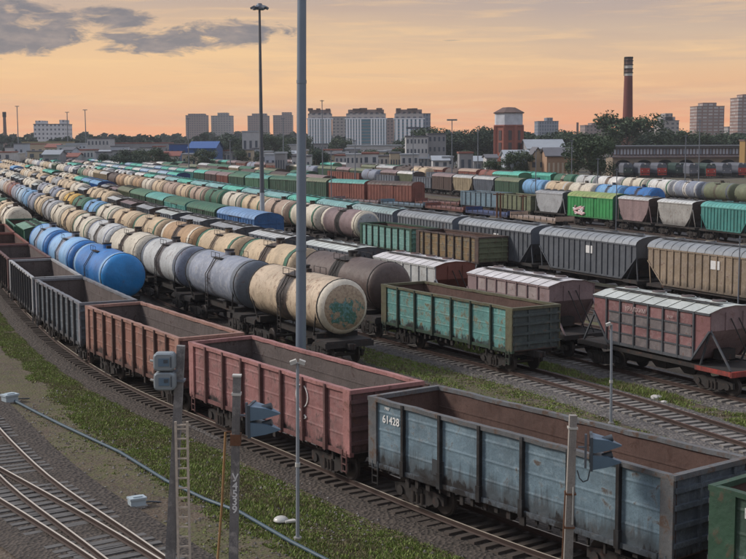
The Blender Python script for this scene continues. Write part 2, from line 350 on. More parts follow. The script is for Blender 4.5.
def gondola(L, body, inner, endm=None, k=1.0, posts=6, cornerw=.42, light=None, H=3.48, postm=None):
    """open wagon; local -y faces the camera"""
    hx = 12.85/2*k; hy = 1.56; zb = 1.28; zt = H; r = random.Random(int(L*7+posts))
    endm = endm or body; postm = postm or body; parts = []
    for s in (-1, 1):
        b = MB(); xs = [-hx+cornerw]+[-hx+(2*hx)*(i+1)/(posts+1) for i in range(posts)]+[hx-cornerw]
        prof = [(0, zb), (.0, zb+.5), (.013, zb+.56), (0, zb+.62), (0, zb+1.1), (.013, zb+1.16), (0, zb+1.22), (0, zb+1.7), (.013, zb+1.76), (0, zb+1.82), (0, zt-.1)]
        n = len(prof)
        vs = [(x, s*(hy-.08+d), z) for x in (-hx+.02, hx-.02) for d, z in prof]
        b.add(vs, [(i, i+1, n+i+1, n+i) if s > 0 else (i, n+i, n+i+1, i+1) for i in range(n-1)], body)
        yi = s*(hy-.14); b.add([(-hx, yi, zb), (hx, yi, zb), (hx, yi, zt-.1), (-hx, yi, zt-.1)], [(0, 1, 2, 3)], inner)
        nseg = 22; wob = [(r.uniform(-.018, .018), r.uniform(-.014, .014)) for _ in range(nseg+1)]; wob[0] = wob[-1] = (0, 0)
        for q in range(nseg):                                                             # top rail, knocked about
            xa = -hx-.02+(2*hx+.04)*q/nseg; xb = -hx-.02+(2*hx+.04)*(q+1)/nseg
            b.bar((xa, s*(hy-.09)+wob[q][0], zt-.06+wob[q][1]), (xb, s*(hy-.09)+wob[q+1][0], zt-.06+wob[q+1][1]), .20, light or postm, h=.13)
        for z in (zb+.7, zb+1.5): b.box((0, s*(hy-.15), z), (2*hx-.3, .02, .05), inner)
        b.box((0, s*(hy-.09), zb-.06), (2*hx, .16, .15), postm)
        for e in (-1, 1): b.box((e*(hx-cornerw/2), s*(hy-.03), (zb+zt)/2-.06), (cornerw, .075, zt-zb-.05), light or postm)
        for i in range(int(24*k)):                                                        # hinges and hanging door gear
            x = -hx+.3+(2*hx-.6)*i/int(24*k-1); h = r.uniform(.12, .42)
            b.box((x+r.uniform(-.08, .08), s*(hy-.16), zb-.1-h/2), (r.uniform(.05, .22), .08, h), UND)
        sub = []
        for x in xs[1:-1]:
            p = MB(); p.box((0, 0, -.08), (.11, .13, zt-zb+.15), postm); p.box((0, s*.02, -1.0), (.17, .13, .5), postm); sub.append(('post', p, (x, s*(hy-.01), (zb+zt)/2)))
        parts.append(('side_wall', b, (0, 0, 0), 0, sub))
    for s in (-1, 1):
        b = MB(); x = s*(hx-.05)
        b.box((x, 0, (zb+zt)/2), (.05, 2*hy-.16, zt-zb), endm); b.add([(x-s*.03, -hy+.14, zb), (x-s*.03, hy-.14, zb), (x-s*.03, hy-.14, zt), (x-s*.03, -hy+.14, zt)], [(0, 1, 2, 3)], inner)
        b.box((x+s*.0, 0, zt-.055), (.20, 2*hy+.0, .14), light or postm)
        for z in (zb+.35, zb+.85, zb+1.35, zb+1.8): b.box((x+s*.06, 0, z), (.10, 2*hy-.1, .13), endm)
        for y in (-.5, .9): b.box((x+s*.06, y, zb+1.1), (.09, .09, 1.9), endm)
        parts.append(('end_wall', b, (0, 0, 0), 0, []))
    b = MB(); b.box((0, 0, zb-.02), (2*hx-.1, 2*hy-.2, .06), inner)
    for i in range(40):
        b.box((r.uniform(-hx+.4, hx-.4), r.uniform(-1.2, 1.2), zb+.03), (r.uniform(.1, .6), r.uniform(.1, .5), r.uniform(.03, .15)), RUST, rz=r.uniform(0, 3))
    parts.append(('floor', b, (0, 0, 0), 0, []))
    b = MB(); b.box((0, 0, 1.03), (2*hx+.2, .46, .34), UND)
    for i in range(7): b.box((-hx+.4+(2*hx-.8)*i/6, 0, 1.08), (.16, 2.5, .2), UND)
    b.box((1.2, .5, .75), (.5, .4, .4), UND); b.cyl((-1.6, -.6, .72), (-.4, -.6, .72), .22, UND); b.tube([(-hx+.8, .3, .72), (hx-.8, .3, .72)], .04, UND)
    parts.append(('underframe', b, (0, 0, 0), 0, []))
    for s in (-1, 1):
        b = MB()
        for dx in (0, .36): b.box((s*(hx-.5)+dx*s*.8, -hy, .95), (.04, .04, .8), postm)
        for z in (.6, .85, 1.1): b.box((s*(hx-.36), -hy, z), (.34, .04, .04), postm)
        parts.append(('step', b, (0, 0, 0), 0, []))
    return dict(name='gondola_wagon', cat='gondola', L=L, parts=parts+couplers(L)+bogies(4.325*k))
def tank(body, belt=None, band=None, head=None, R=1.5, ring=None, L=12.02, near=False, stained=True):
    hl = 5.35; cz = 1.5+1.57; n = 28 if near else 18
    headm = head or body; bandm = band or body; beltm = belt or body
    hp = [(0, .02), (.03, R*.35), (.12, R*.62), (.24, R*.82), (.38, R*.94), (.55, R)]
    prof = []; mats = []
    def seg(x, r, m_): prof.append((x, r)); mats.append(m_)
    for x, r in hp: seg(-hl+x, r, headm if r < R*.9 else (ring or headm))
    seg(-hl+.62, R, bandm); seg(-hl+1.25, R, bandm); 
    seg(-hl+1.3, R, body); seg(-2.65, R, body); seg(-.7, R, beltm); seg(.7, R, body); seg(2.65, R, body); seg(hl-1.3, R, bandm); seg(hl-1.25, R, bandm)
    seg(hl-.62, R, ring or headm)
    for x, r in reversed(hp): seg(hl-x, r, ring if (ring and r > R*.9) else headm)
    mats = mats[:-1]
    b = MB(); b.lathex(prof, cz, n, mats)
    st_ = MB(); st_.lathex([(-.05, R+.004), (-.05, R+.028), (.05, R+.028), (.05, R+.004)], cz, n, [SEAM]*3)
    parts = [('tank', b, (0, 0, 0), 0, [('strap', st_, (x, 0, 0)) for x in (-hl+.62, hl-.62)])]
    b = MB(); b.cyl((0, 0, cz+R-.1), (0, 0, cz+R+.28), .30, beltm, n=12); b.cyl((0, 0, cz+R+.28), (0, 0, cz+R+.36), .34, SEAM, n=12)
    b.box((.5, 0, cz+R+.08), (.3, .3, .2), UND); b.box((-.5, .1, cz+R+.05), (.16, .16, .22), UND)
    parts.append(('hatch', b, (0, 0, 0), 0, []))
    for s in (-1, 1):
        b = MB(); b.box((0, s*.75, cz+R-.18), (1.7, .42, .04), UND)
        for x in (-.8, 0, .8): b.bar((x, s*.98, cz+R-.18), (x, s*.98, cz+R+.18), .025, UND)
        b.bar((-.8, s*.98, cz+R+.18), (.8, s*.98, cz+R+.18), .025, UND)
        parts.append(('walkway', b, (0, 0, 0), 0, []))
    for s in (-1, 1):
        b = MB()
        for x in (-.2, .2):
            b.bar((x, s*1.0, cz+R-.2), (x, s*1.62, cz+.3), .04, UND); b.bar((x, s*1.62, cz+.3), (x, s*1.62, 1.2), .04, UND)
        for i in range(8): b.bar((-.2, s*1.62, 1.35+i*.26), (.2, s*1.62, 1.35+i*.26), .03, UND)
        parts.append(('ladder', b, (0, 0, 0), 0, []))
    b = MB(); b.box((0, 0, 1.08), (11.3, .5, .3), UND)
    for s in (-1, 1):
        b.box((s*4.9, 0, 1.3), (1.4, 2.7, .08), UND); b.box((s*5.6, 0, 1.12), (.1, 2.9, .3), UND)
        b.box((s*3.9, 0, 1.42), (.5, 2.5, .35), UND)
        for y in (-1, 1): b.box((s*4.9, y*1.35, 1.15), (1.4, .08, .22), UND); b.bar((s*4.3, y*1.36, 1.2), (s*4.3, y*1.36, .5), .04, UND); b.bar((s*4.7, y*1.36, 1.2), (s*4.7, y*1.36, .5), .04, UND); b.bar((s*4.3, y*1.36, .55), (s*4.7, y*1.36, .55), .04, UND)
        b.bar((s*3.9, -1.3, 1.5), (s*4.6, -1.45, cz), .07, SEAM)
    b.cyl((-1.2, .5, .72), (.1, .5, .72), .22, UND); b.box((1.4, -.4, .8), (.6, .5, .35), UND); b.box((0, 0, 1.35), (.6, .8, .35), UND)
    parts.append(('underframe', b, (0, 0, 0), 0, []))
    return dict(name='tank_wagon', cat='tank car', L=L, parts=parts+couplers(L)+bogies(3.9))
def hopper(L, topl, poly_end, body, roof, endm, ribs=0, ribstep=.8, eave=4.0, ridge=4.63, W=1.58, stripes=None, flat=False, base=3.9, hatches=4, platm=None, sq=None, ribm=None):
    """covered hopper. poly_end: [(inset from roof end, z)] down the end of the side plate"""
    hx = topl/2; parts = []; ribm = ribm or body
    right = [(hx-i, z) for i, z in poly_end]; poly = [(-hx, eave), (hx, eave)]+right+[(-x, z) for x, z in reversed(right)]
    for s in (-1, 1):
        b = MB(); b.plate(poly, s*(W-.06), .06, body)
        zb = poly_end[-1][1]
        if ribs:
            for i in range(ribs):
                x = -(ribs-1)*ribstep/2+i*ribstep
                zlo = zb
                for (a, z1), (c, z2) in zip([(hx, eave)]+right[:-1], right):
                    if c < abs(x) <= a and a != c: zlo = z1+(z2-z1)*(a-abs(x))/(a-c)
                b.box((x, s*(W), (eave+zlo)/2), (.09, .11, eave-zlo), ribm)
        if stripes:
            x1 = right[-1][0]-.02; nb = len(stripes); h = (eave-.25-zb)/nb
            for i, m_ in enumerate(stripes):
                z = zb+.05+h*i; b.add([(-x1, s*(W-.025), z+.06), (x1, s*(W-.025), z+.06), (x1, s*(W-.025), z+h), (-x1, s*(W-.025), z+h)], [(0, 1, 2, 3) if s < 0 else (3, 2, 1, 0)], m_)
                b.box((0, s*(W-.01), z+.02), (2*x1, .05, .07), ribm)
        b.box((0, s*(W-.02), eave-.05), (2*hx, .1, .12), ribm); b.box((0, s*(W-.02), zb+.03), (2*right[-1][0], .12, .14), ribm)
        b.bar((right[-1][0], s*W, zb), (right[-2][0], s*W, right[-2][1]), .09, ribm)
        b.bar((-right[-1][0], s*W, zb), (-right[-2][0], s*W, right[-2][1]), .09, ribm)
        parts.append(('side_wall', b, (0, 0, 0), 0, []))
    b = MB()
    prof = [(W+.06, eave), (W*.5, ridge-.06), (0, ridge), (-W*.5, ridge-.06), (-W-.06, eave)] if flat else arch(W+.04, eave, ridge)
    nr = int(topl/.85); st_ = topl/nr
    for i in range(nr):
        x0 = -hx-.06+i*st_*(topl+.12)/topl; x1 = x0+st_*(topl+.12)/topl
        b.prismx(prof, x0, x1-.05, roof, caps=False, closed=False, smooth=not flat)
        pr2 = [(y*1.008, z+.035) for y, z in prof]; b.prismx(pr2, x1-.08, x1, roof, caps=False, closed=False, smooth=not flat)
    sub = []
    for i in range(hatches):
        h = MB(); h.cyl((0, 0, 0), (0, 0, .10), .40, roof, n=14); h.cyl((0, 0, .10), (0, 0, .15), .33, endm, n=14); h.box((0, 0, .14), (.85, .06, .05), UND)
        sub.append(('hatch', h, (-hx+topl*(i+.5)/hatches, 0, ridge-.02)))
    wk = MB(); wk.box((0, -.62, ridge+.04), (topl-.6, .3, .03), UND); sub.append(('walkway', wk, (0, 0, 0)))
    parts.append(('roof', b, (0, 0, 0), 0, sub))
    for s in (-1, 1):
        b = MB(); pts = [(hx-.03, eave)]+[(x-.03, z) for x, z in right]
        for (xa, za), (xb, zb_) in zip(pts[:-1], pts[1:]):
            yb = W-.08
            b.add([(s*xa, -yb, za), (s*xa, yb, za), (s*xb, yb, zb_), (s*xb, -yb, zb_)], [(0, 1, 2, 3)], endm)
        n_ = len(prof); vs = [(s*(hx-.03), y, z) for y, z in prof]; b.add(vs, [tuple(range(n_))], endm)
        xq, zq = right[-1]; b.add([(s*xq, -W+.1, zq), (s*xq, W-.1, zq), (s*(xq-1.0), .5, 1.2), (s*(xq-1.0), -.5, 1.2)], [(0, 1, 2, 3)], endm)
        for y in (-.55, .55): b.box((s*hx, y, (eave+right[0][1])/2), (.07, .08, eave-right[0][1]), endm)
        for y in (-1, 1):                                                               # A-frame braces down to the platform
            b.bar((s*(hx-.05), y*(W-.1), right[0][1]+.05), (s*(L/2-.75), y*1.3, 1.2), .08, ribm)
            b.bar((s*(hx-.05), y*(W-.1), right[0][1]+.05), (s*(xq+.3), y*1.3, 1.2), .08, ribm)
        for y in (-.25, .25): b.bar((s*(hx-.0), y, eave-.3), (s*(L/2-.85), y+.5, 1.2), .045, UND)
        b.bar((s*(xq+.2), -1.25, 2.2), (s*(xq+.2), 1.25, 2.2), .09, UND); b.box((s*(xq+.55), 0, 1.75), (.5, .9, .5), UND)
        parts.append(('end_wall', b, (0, 0, 0), 0, []))
    b = MB(); b.box((0, 0, 1.03), (L-1.1, .5, .34), UND)
    xq = right[-1][0]
    for s in (-1, 1): b.box((0, s*(W-.12), 1.22), (L-1.4, .12, .2), UND)
    nb = 3 if L < 13 else 4
    for i in range(nb):                                                                # discharge chutes
        x = -xq+2*xq*(i+.5)/nb; w0 = xq/nb*.8
        b.add([(x-w0, -1.1, 1.3), (x+w0, -1.1, 1.3), (x+w0, 1.1, 1.3), (x-w0, 1.1, 1.3), (x-.35, -.7, .55), (x+.35, -.7, .55), (x+.35, .7, .55), (x-.35, .7, .55)], [(0, 1, 5, 4), (1, 2, 6, 5), (2, 3, 7, 6), (3, 0, 4, 7), (4, 5, 6, 7)], UND)
    parts.append(('underframe', b, (0, 0, 0), 0, []))
    for s in (-1, 1):
        b = MB(); x0 = hx-poly_end[-1][0]+.2; x1 = L/2-.6
        b.box((s*(x0+x1)/2, 0, 1.25), (x1-x0, 2.9, .06), UND); b.box((s*x1, 0, 1.16), (.12, 3.05, .26), platm or UND)
        for y in (-1, 1): b.box((s*(x0+x1)/2, y*1.5, 1.18), (x1-x0, .08, .22), platm or UND)
        parts.append(('end_platform', b, (0, 0, 0), 0, []))
    if sq:
        b = MB(); b.box((.6, -W-.005, eave-.75), (.9, .02, .6), WTXT); parts.append(('pale_plate', b, (0, 0, 0), 0, []))
    return dict(name='hopper_wagon', cat='hopper car', L=L, parts=parts+couplers(L)+bogies(base))
def grain(body, roof, endm, sq=False, L=14.72, topl=13.3):
    return hopper(L, topl, [(0, 3.0), (1.75, 1.35)], body, roof, endm, ribs=17, ribstep=.76*topl/13.3, base=L/2-2.1, sq=sq)
def cement(body, roof, endm, stripes=None, platm=None, ribm=None):
    return hopper(12.02, 8.2, [(0, 3.0), (1.15, 1.5)], body, roof, endm, ribs=7, ribstep=1.03, eave=3.85, ridge=4.15, stripes=stripes, flat=True, base=3.9, platm=platm, ribm=ribm)
def belly(body, roof, endm):
    return hopper(11.2, 8.8, [(.15, 3.4), (.7, 2.3), (1.7, 1.4)], body, roof, endm, ribs=0, eave=4.1, ridge=4.5, base=3.6, hatches=4)
def boxcar(body, roof, L=14.73, door=None, seam=None, endm=None):
    hx = L/2-.5; W = 1.55; eave = 3.95; ridge = 4.62; parts = []; door = door or body
    for s in (-1, 1):
        b = MB(); b.box((0, s*(W-.05), (1.15+eave)/2), (2*hx, .08, eave-1.15), body)
        n = 14
        for i in range(n+1):
            x = -hx+.05+(2*hx-.1)*i/n
            if abs(x) > 1.6: b.box((x, s*W, (1.15+eave)/2), (.07, .09, eave-1.2), body)
        b.box((0, s*W, 1.2), (2*hx, .1, .16), body); b.box((0, s*W, eave-.06), (2*hx, .1, .12), body)
        d = MB(); d.box((0, s*(W+.03), 2.55), (2.6, .06, 2.6), door)
        for x in (-1.25, -.4, .4, 1.25): d.box((x, s*(W+.07), 2.55), (.07, .05, 2.6), door)
        d.box((0, s*(W+.06), 3.9), (4.4, .08, .08), UND)
        parts.append(('side_wall', b, (0, 0, 0), 0, [('door', d, (0, 0, 0))]))
    b = MB(); pr = arch(W+.05, eave, ridge); nr = 12
    for i in range(nr):
        x0 = -hx-.05+(2*hx+.1)*i/nr; x1 = -hx-.05+(2*hx+.1)*(i+1)/nr
        b.prismx(pr, x0, x1-.06, roof, caps=False, closed=False, smooth=True); b.prismx([(y*1.01, z+.03) for y, z in pr], x1-.08, x1, roof, caps=False, closed=False, smooth=True)
    parts.append(('roof', b, (0, 0, 0), 0, []))
    for s in (-1, 1):
        b = MB(); pr0 = [(W-.05, 1.15)]+arch(W-.02, eave, ridge-.03)+[(-W+.05, 1.15)]
        b.prismx(pr0, s*hx-.04, s*hx+.04, endm or body)
        for z in (1.9, 2.7, 3.5): b.box((s*(hx+.05), 0, z), (.08, 2*W-.2, .12), endm or body)
        for y in (-.8, .8): b.box((s*(hx+.05), y, 2.6), (.07, .1, 2.8), endm or body)
        parts.append(('end_wall', b, (0, 0, 0), 0, []))
    b = MB(); b.box((0, 0, 1.0), (L-1.1, .5, .3), UND); b.box((0, 0, 1.1), (2*hx-.1, 2.7, .1), UND); b.box((1, 0, .7), (1.2, .8, .4), UND)
    parts.append(('underframe', b, (0, 0, 0), 0, []))
    return dict(name='boxcar', cat='boxcar', L=L, parts=parts+couplers(L)+bogies(L/2-2.4))
def flatcar(deck, load=None):
    L = 14.6; hx = 6.8; b = MB(); b.box((0, 0, 1.22), (2*hx, 2.8, .14), deck)
    for s in (-1, 1): b.box((0, s*1.4, 1.08), (2*hx, .12, .35), deck)
    u = MB(); u.box((0, 0, .95), (L-1.1, .5, .4), UND); parts = [('deck', b, (0, 0, 0), 0, []), ('underframe', u, (0, 0, 0), 0, [])]
    b = MB()
    for s in (-1, 1):
        b.box((s*hx, 0, 1.55), (.08, 2.8, .5), deck)
        for i in range(8): b.box((-hx+.6+(2*hx-1.2)*i/7, s*1.45, 1.3), (.1, .08, .5), UND)
    parts.append(('end_board', b, (0, 0, 0), 0, []))
    return dict(name='flat_wagon', cat='flat wagon', L=L, parts=parts+couplers(L)+bogies(4.86))
COUNT = {}
def place(pr, x, y, rz, label, group, lod, plab=None):
    if lod >= 2:
        if 'far' not in pr:
            b = MB()
            for nm, mb, loc, rr, sub in pr['parts']:
                if nm in ('ladder', 'step'): continue
                b.merge(mb, loc, rr)
                for n2, m2, l2 in sub:
                    if n2 != 'strap': b.merge(m2, Vector(loc)+Vector(l2))
            pr['far'] = b
        o = obj(pr['name'], pr['far'], None, (x, y, 0), rz); tag(o, label, pr['cat'], group); return o
    t = empty(pr['name'], (x, y, 0), rz); tag(t, label, pr['cat'], group)
    for nm, mb, loc, rr, sub in pr['parts']:
        if lod == 1 and nm == 'bogie': obj('bogie', BGL, t, loc, rr); continue
        p = obj(nm, mb, t, loc, rr)
        for n2, m2, l2 in sub: obj(n2, m2, p, l2)
    return t
ORD = ['', 'first', 'second', 'third', 'fourth', 'fifth', 'sixth', 'seventh', 'eighth', 'ninth', 'tenth', 'eleventh', 'twelfth', 'thirteenth', 'fourteenth', 'fifteenth', 'sixteenth', 'seventeenth', 'eighteenth', 'nineteenth', 'twentieth']
TENS = {2: 'twenty', 3: 'thirty', 4: 'forty', 5: 'fifty', 6: 'sixty', 7: 'seventy', 8: 'eighty', 9: 'ninety'}
def ordn(n):
    if n <= 20: return ORD[n]
    t, u = divmod(n, 10)
    return TENS[t]+'-'+ORD[u] if u else TENS[t][:-1]+'ieth'
PLACED = {}
def run(T, y, seq, phrase, group, ymax=900, umin=-25, maxn=99, tail=None, skipu=775, kx=1.0):
    """couple wagons along track T away from the camera, starting with the coupler at y"""
    res = []; i = 0; n = 0
    while y < ymax and n < maxn:
        item = seq[i] if i < len(seq) else tail(i) if tail else None
        i += 1
        if item is None: break
        if isinstance(item, (int, float)): y = fwd(T, y, item); continue
        pr, desc = item; ya = y; yb = fwd(T, y, pr['L']*kx); y = yb
        a = Vector((T(ya), ya)); b = Vector((T(yb), yb)); c = (a+b)/2; d = a-b
        u0 = px((a.x, a.y, 2))[0]; u1 = px((b.x, b.y, 2))[0]
        if min(u0, u1) > skipu: continue
        if max(u0, u1) < umin: break
        n += 1
        lod = 0 if c.length < 105 else 1 if c.length < 215 else 2
        lab = '%s, %s along the %s' % (desc, ordn(n), phrase) if not desc.startswith('=') else desc[1:]
        o = place(pr, c.x, c.y, atan2(d.y, d.x), lab, group, lod); o.scale[0] = kx; res.append(o)
    return res
# wagon types, one proto per paint scheme
PT = {}
def proto(kind, *a, **k):
    key = (kind, a, tuple(sorted(k.items())))
    if key not in PT: PT[key] = {'tank': _tank, 'grain': _grain, 'cement': _cement, 'belly': _belly, 'box': _box, 'gond': _gond, 'flat': _flat}[kind](*a, **k)
    return PT[key]
def _tank(c, belt=None, band=None): return tank(TP(c), TP(belt) if belt else None, TP(band) if band else None)
def _grain(c, r, e): return grain(P(c), P(r), P(e), L=13.4, topl=12.3)
def _cement(c, r, e): return cement(P(c), r if not isinstance(r, str) else P(r), P(e))
def _belly(c, r, e): return belly(P(c), P(r), P(e))
def _box(c, r): return boxcar(P(c), P(r))
def _gond(c, k=1.0): return gondola(13.92*k, P(c), RUST, k=k)
def _flat(c): return flatcar(P(c))
NICE = dict(cream='cream', ivory='ivory', tan='tan', greyblue='grey-blue', grey='grey', white='white', brown='brown', green='green', teal='teal', blue='blue', lightblue='light blue',
    olive='olive', darkgrey='dark grey', yellow='yellow', turquoise='turquoise', mauve='mauve', rustred='rust red', palegrey='pale grey', sand='sand-coloured', darkgreen='dark green', slate='slate grey', paleblue='pale blue', black='black', midgreen='green', navy='navy blue', salmon='salmon', aqua='pale teal', red='red', brightgreen='bright green', pinkred='faded red', orangered='orange-red', steel='steel blue')
def tk(c, belt=None, band=None):
    d = NICE[c]+' tank car'
    if belt and band: d += ' with '+NICE[belt]+' belt, '+NICE[band]+' ends'
    elif belt: d += ' with '+NICE[belt]+' belt'
    elif band: d += ' with '+NICE[band]+' end bands'
    return (proto('tank', c, belt, band), d)
def hp(kind, c, r, e):
    rn = NICE[r] if isinstance(r, str) else 'pale'
    return (proto(kind, c, r, e), '%s hopper car with %s roof' % (NICE[c], rn))
def bx(c, r): return (proto('box', c, r), '%s boxcar with %s roof' % (NICE[c], NICE[r]))
def gd(c, k=1.0): return (proto('gond', c, k), NICE[c]+' open gondola')
#WAGONS
# row A: open gondolas along the front
gA = gondola(13.92, TORNB, RUST, endm=DSTL, light=paint('paint_torn_blue_rail', (.12, .125, .13), wear=1, rust=(.11, .07, .05), pale=(.19, .23, .25), chips=1.3), postm=DSTL)
gA['parts'][0][4][0][1]  # posts stay darker than the panels
gP = gondola(13.92, PINK, RUSTG, endm=MAROON, postm=paint('paint_pink_posts', (.20, .085, .08), wear=.8, low_dirt_shade=.5), light=paint('paint_pink_rail', (.34, .16, .15), wear=.9), posts=7)
gO = gondola(13.92, ORNG, RUSTG, endm=MAROON, posts=8, postm=paint('paint_orange_posts', (.15, .07, .055), wear=.8), light=paint('paint_orange_rail', (.34, .19, .15), wear=.9))
gD = gondola(13.92, DSTL, RUSTG, posts=8, postm=P('darkgrey'), light=paint('paint_steel_rail', (.17, .18, .20), wear=.9))
gD2 = gondola(13.92, P('slate'), RUSTG, posts=9, postm=P('darkgrey'), light=P('grey'))
gM = gondola(13.92, MAROON, RUSTG, posts=8)
gG = gondola(13.92, GRNG, RUST, endm=P('darkgrey'), light=P('darkgreen'), postm=P('darkgreen'), cornerw=.75)
gR = gondola(13.92, P('rustred'), RUST, posts=8)
yA = 31.73-13.92*.76
while fwd(TA, yA, 13.92) < 31.73: yA += .02
ra = run(TA, yA, [(gG, '=patched green gondola cut off by the right edge, coupled to the torn blue gondola'),
    (gA, '=torn blue gondola with bare rusty inside, nearest complete wagon in the front row'),
    (gP, '=faded pink gondola between the torn blue gondola and the orange gondola'),
    (gO, '=faded orange-red gondola behind the grey loudspeaker post, beside the blue tank'),
    (gD, '=dark steel-grey gondola next beyond the orange-red gondola in the front row'),
    (gD2, '=slate grey gondola with narrow ribs, second beyond the orange-red gondola'),
    (gM, '=dull maroon gondola near the left edge, third beyond the orange-red gondola'), (gR, '=rust red gondola at the left edge, farthest seen in the front row'),
    (gR, '=rust red gondola hidden mostly past the left edge')], '', 'open gondolas of the front row', ymax=150, skipu=900)
def mark(root, s_, size, x, z, y=-1.585, name='painted_number'):
    return text(s_, size, WTXT, name, root, (x, y, z), (pi/2, 0, 0))
mark(ra[0], 'РЖД', .34, -5.0, 3.0); mark(ra[0], '60519', .46, -4.75, 2.45)
mark(ra[1], '61428', .36, -5.29, 2.83, -1.50); mark(ra[1], '1987', .14, -5.5, 3.2, -1.50)
b = MB(); b.box((0, 0, 0), (.55, .02, .5), simple('stencil_black', (.04, .045, .05), .8)); o = obj('stencil_plate', b, ra[1], (-2.9, -1.50, 1.75))
b = MB()
for k in range(16):
    a0, a1 = 2*pi*k/16, 2*pi*(k+1)/16
    if k not in (10, 11): b.bar((.42*cos(a0), 0, .42*sin(a0)), (.42*cos(a1), 0, .42*sin(a1)), .035, WTXT)
b.bar((-.3, 0, -.45), (.3, 0, -.75), .04, WTXT); b.bar((.3, 0, -.75), (-.1, 0, -.95), .04, WTXT)
obj('chalk_mark', b, ra[2], (3.1, -1.515, 2.75))
# row A2
def solid(c): return P(c)
BL = paint('paint_bright_blue', (.015, .21, .52), wear=.25, rough=.4, dirt_shade_z=1.2); BL2 = paint('paint_mid_blue', (.03, .18, .48), wear=.3, rough=.45); LB = paint('paint_sky_blue', (.22, .41, .64), wear=.4, rough=.45)
tb1 = tank(BL2, None, LB, BL, near=True); tb2 = tank(LB, P('greyblue'), BL2, BL2, near=True); tb3 = tank(LB, P('greyblue'), BL2, BL2, near=True)
hg = cement(P('green'), paint('roof_weathered_green', (.16, .30, .22), wear=.7, dirt_shade_z=-5), P('darkgreen'))
gg = gondola(13.92, P('green'), RUST, posts=8)
A2y = 82.6
run(TA2, A2y, [(tb1, '=bright blue tank car with plain round end facing the camera'), (tb2, '=sky blue tank car with mid blue ends, next beyond the bright blue tank'),
    (tb3, '=sky blue and mid blue tank car between another blue tank and the green hopper'), (hg, '=green hopper car with weathered pale green roof beyond the blue tanks'), (gg, '=green open gondola coupled beyond the green hopper at the left'),
    tk('ivory', 'brown'), tk('cream', None, 'green'), tk('green', None, 'ivory'), tk('ivory', None, 'green')], 'blue tank string', 'wagons of the short string behind the front gondolas', ymax=260)
# row B: the long tank row
GRF, bs = newmat('tank_end_with_green_graffiti'); tcn = nt.nodes.new('ShaderNodeTexCoord'); s3 = nt.nodes.new('ShaderNodeSeparateXYZ'); nt.links.new(tcn.outputs['Object'], s3.inputs[0])
nn = NO(tcn.outputs['Object'], 2.2, 6, .65, .6); n2 = NO(tcn.outputs['Object'], 7.0, 5, .6)
dd = MA('SQRT', MA('ADD', MA('POWER', MA('ADD', s3.outputs[1], .05), 2.0), MA('POWER', MA('DIVIDE', MA('SUBTRACT', s3.outputs[2], 2.85), .9), 2.0)))
mk = MA('MULTIPLY', MA('ADD', MA('SUBTRACT', .98, dd), MA('MULTIPLY', MA('SUBTRACT', nn, .54), 4.2)), 5.0, clamp=True)
c0 = MIX(MA('MULTIPLY', MA('SUBTRACT', n2, .45, clamp=True), 4.0, clamp=True), (.40, .31, .21), (.20, .13, .09))
gcol = MIX(MA('MULTIPLY', MA('SUBTRACT', n2, .48, clamp=True), 9.0, clamp=True), (.02, .13, .09), (.10, .27, .29))
nt.links.new(MIX(MA('MULTIPLY', mk, .9), c0, gcol), bs.inputs['Base Color']); bs.inputs['Roughness'].default_value = .6
CRM = paint('paint_stained_cream', (.53, .42, .30), wear=.85, rust=(.24, .145, .095), chips=.8, low_dirt_shade=.7, dirt_shade_z=2.5, spill=.95)  # lower tank darkened for grime and painted shade together
t1 = tank(CRM, paint('oil_stained_belt', (.035, .026, .023), wear=.6, rough=.5), CRM, GRF, ring=P('ivory'), near=True)
GBL = paint('paint_grey_blue_tank', (.27, .30, .37), wear=.6, rust=(.14, .14, .16), pale=(.42, .44, .48), low_dirt_shade=.5, dirt_shade_z=2.0, spill=.45)
t2 = tank(GBL, GBL, P('slate'), P('slate'), near=True); t3 = tank(TP('palegrey'), TP('slate'), TP('slate'), TP('greyblue'), near=True)
BY = 66.5
def rnd_tank(i, rr=random.Random(5)):
    c = rr.choice(['ivory', 'cream', 'cream', 'palegrey', 'grey', 'greyblue', 'ivory', 'white', 'tan', 'salmon']); return tk(c, rr.choice([None, 'brown', None, 'greyblue']), rr.choice([None, 'green', None, 'slate', 'brown'])) if rr.random() < .75 else rr.choice([tk('slate'), tk('brown', None, 'grey'), tk('olive'), tk('greyblue', None, 'slate')])
run(TB, BY, [(t1, '=stained cream tank car with green graffiti on its round end'), (t2, '=grey-blue tank car with dark ends, coupled behind the graffitied cream tank'), (t3, '=pale grey tank car with slate ends, third in the graffitied tank row'),
    tk('ivory', 'brown', None), tk('palegrey', None, 'greyblue'), tk('ivory', None, 'green'), tk('cream', 'brown'), tk('ivory'), tk('grey', None, 'slate'), tk('cream', None, 'olive'), tk('greyblue'), tk('lightblue', None, 'greyblue'), tk('paleblue'), tk('greyblue', None, 'palegrey'),
    tk('rustred', 'greyblue'), tk('salmon'), tk('palegrey'), tk('ivory', 'brown'), tk('grey')], 'graffitied tank row', 'tank cars of the long graffitied row', ymax=420, tail=rnd_tank)
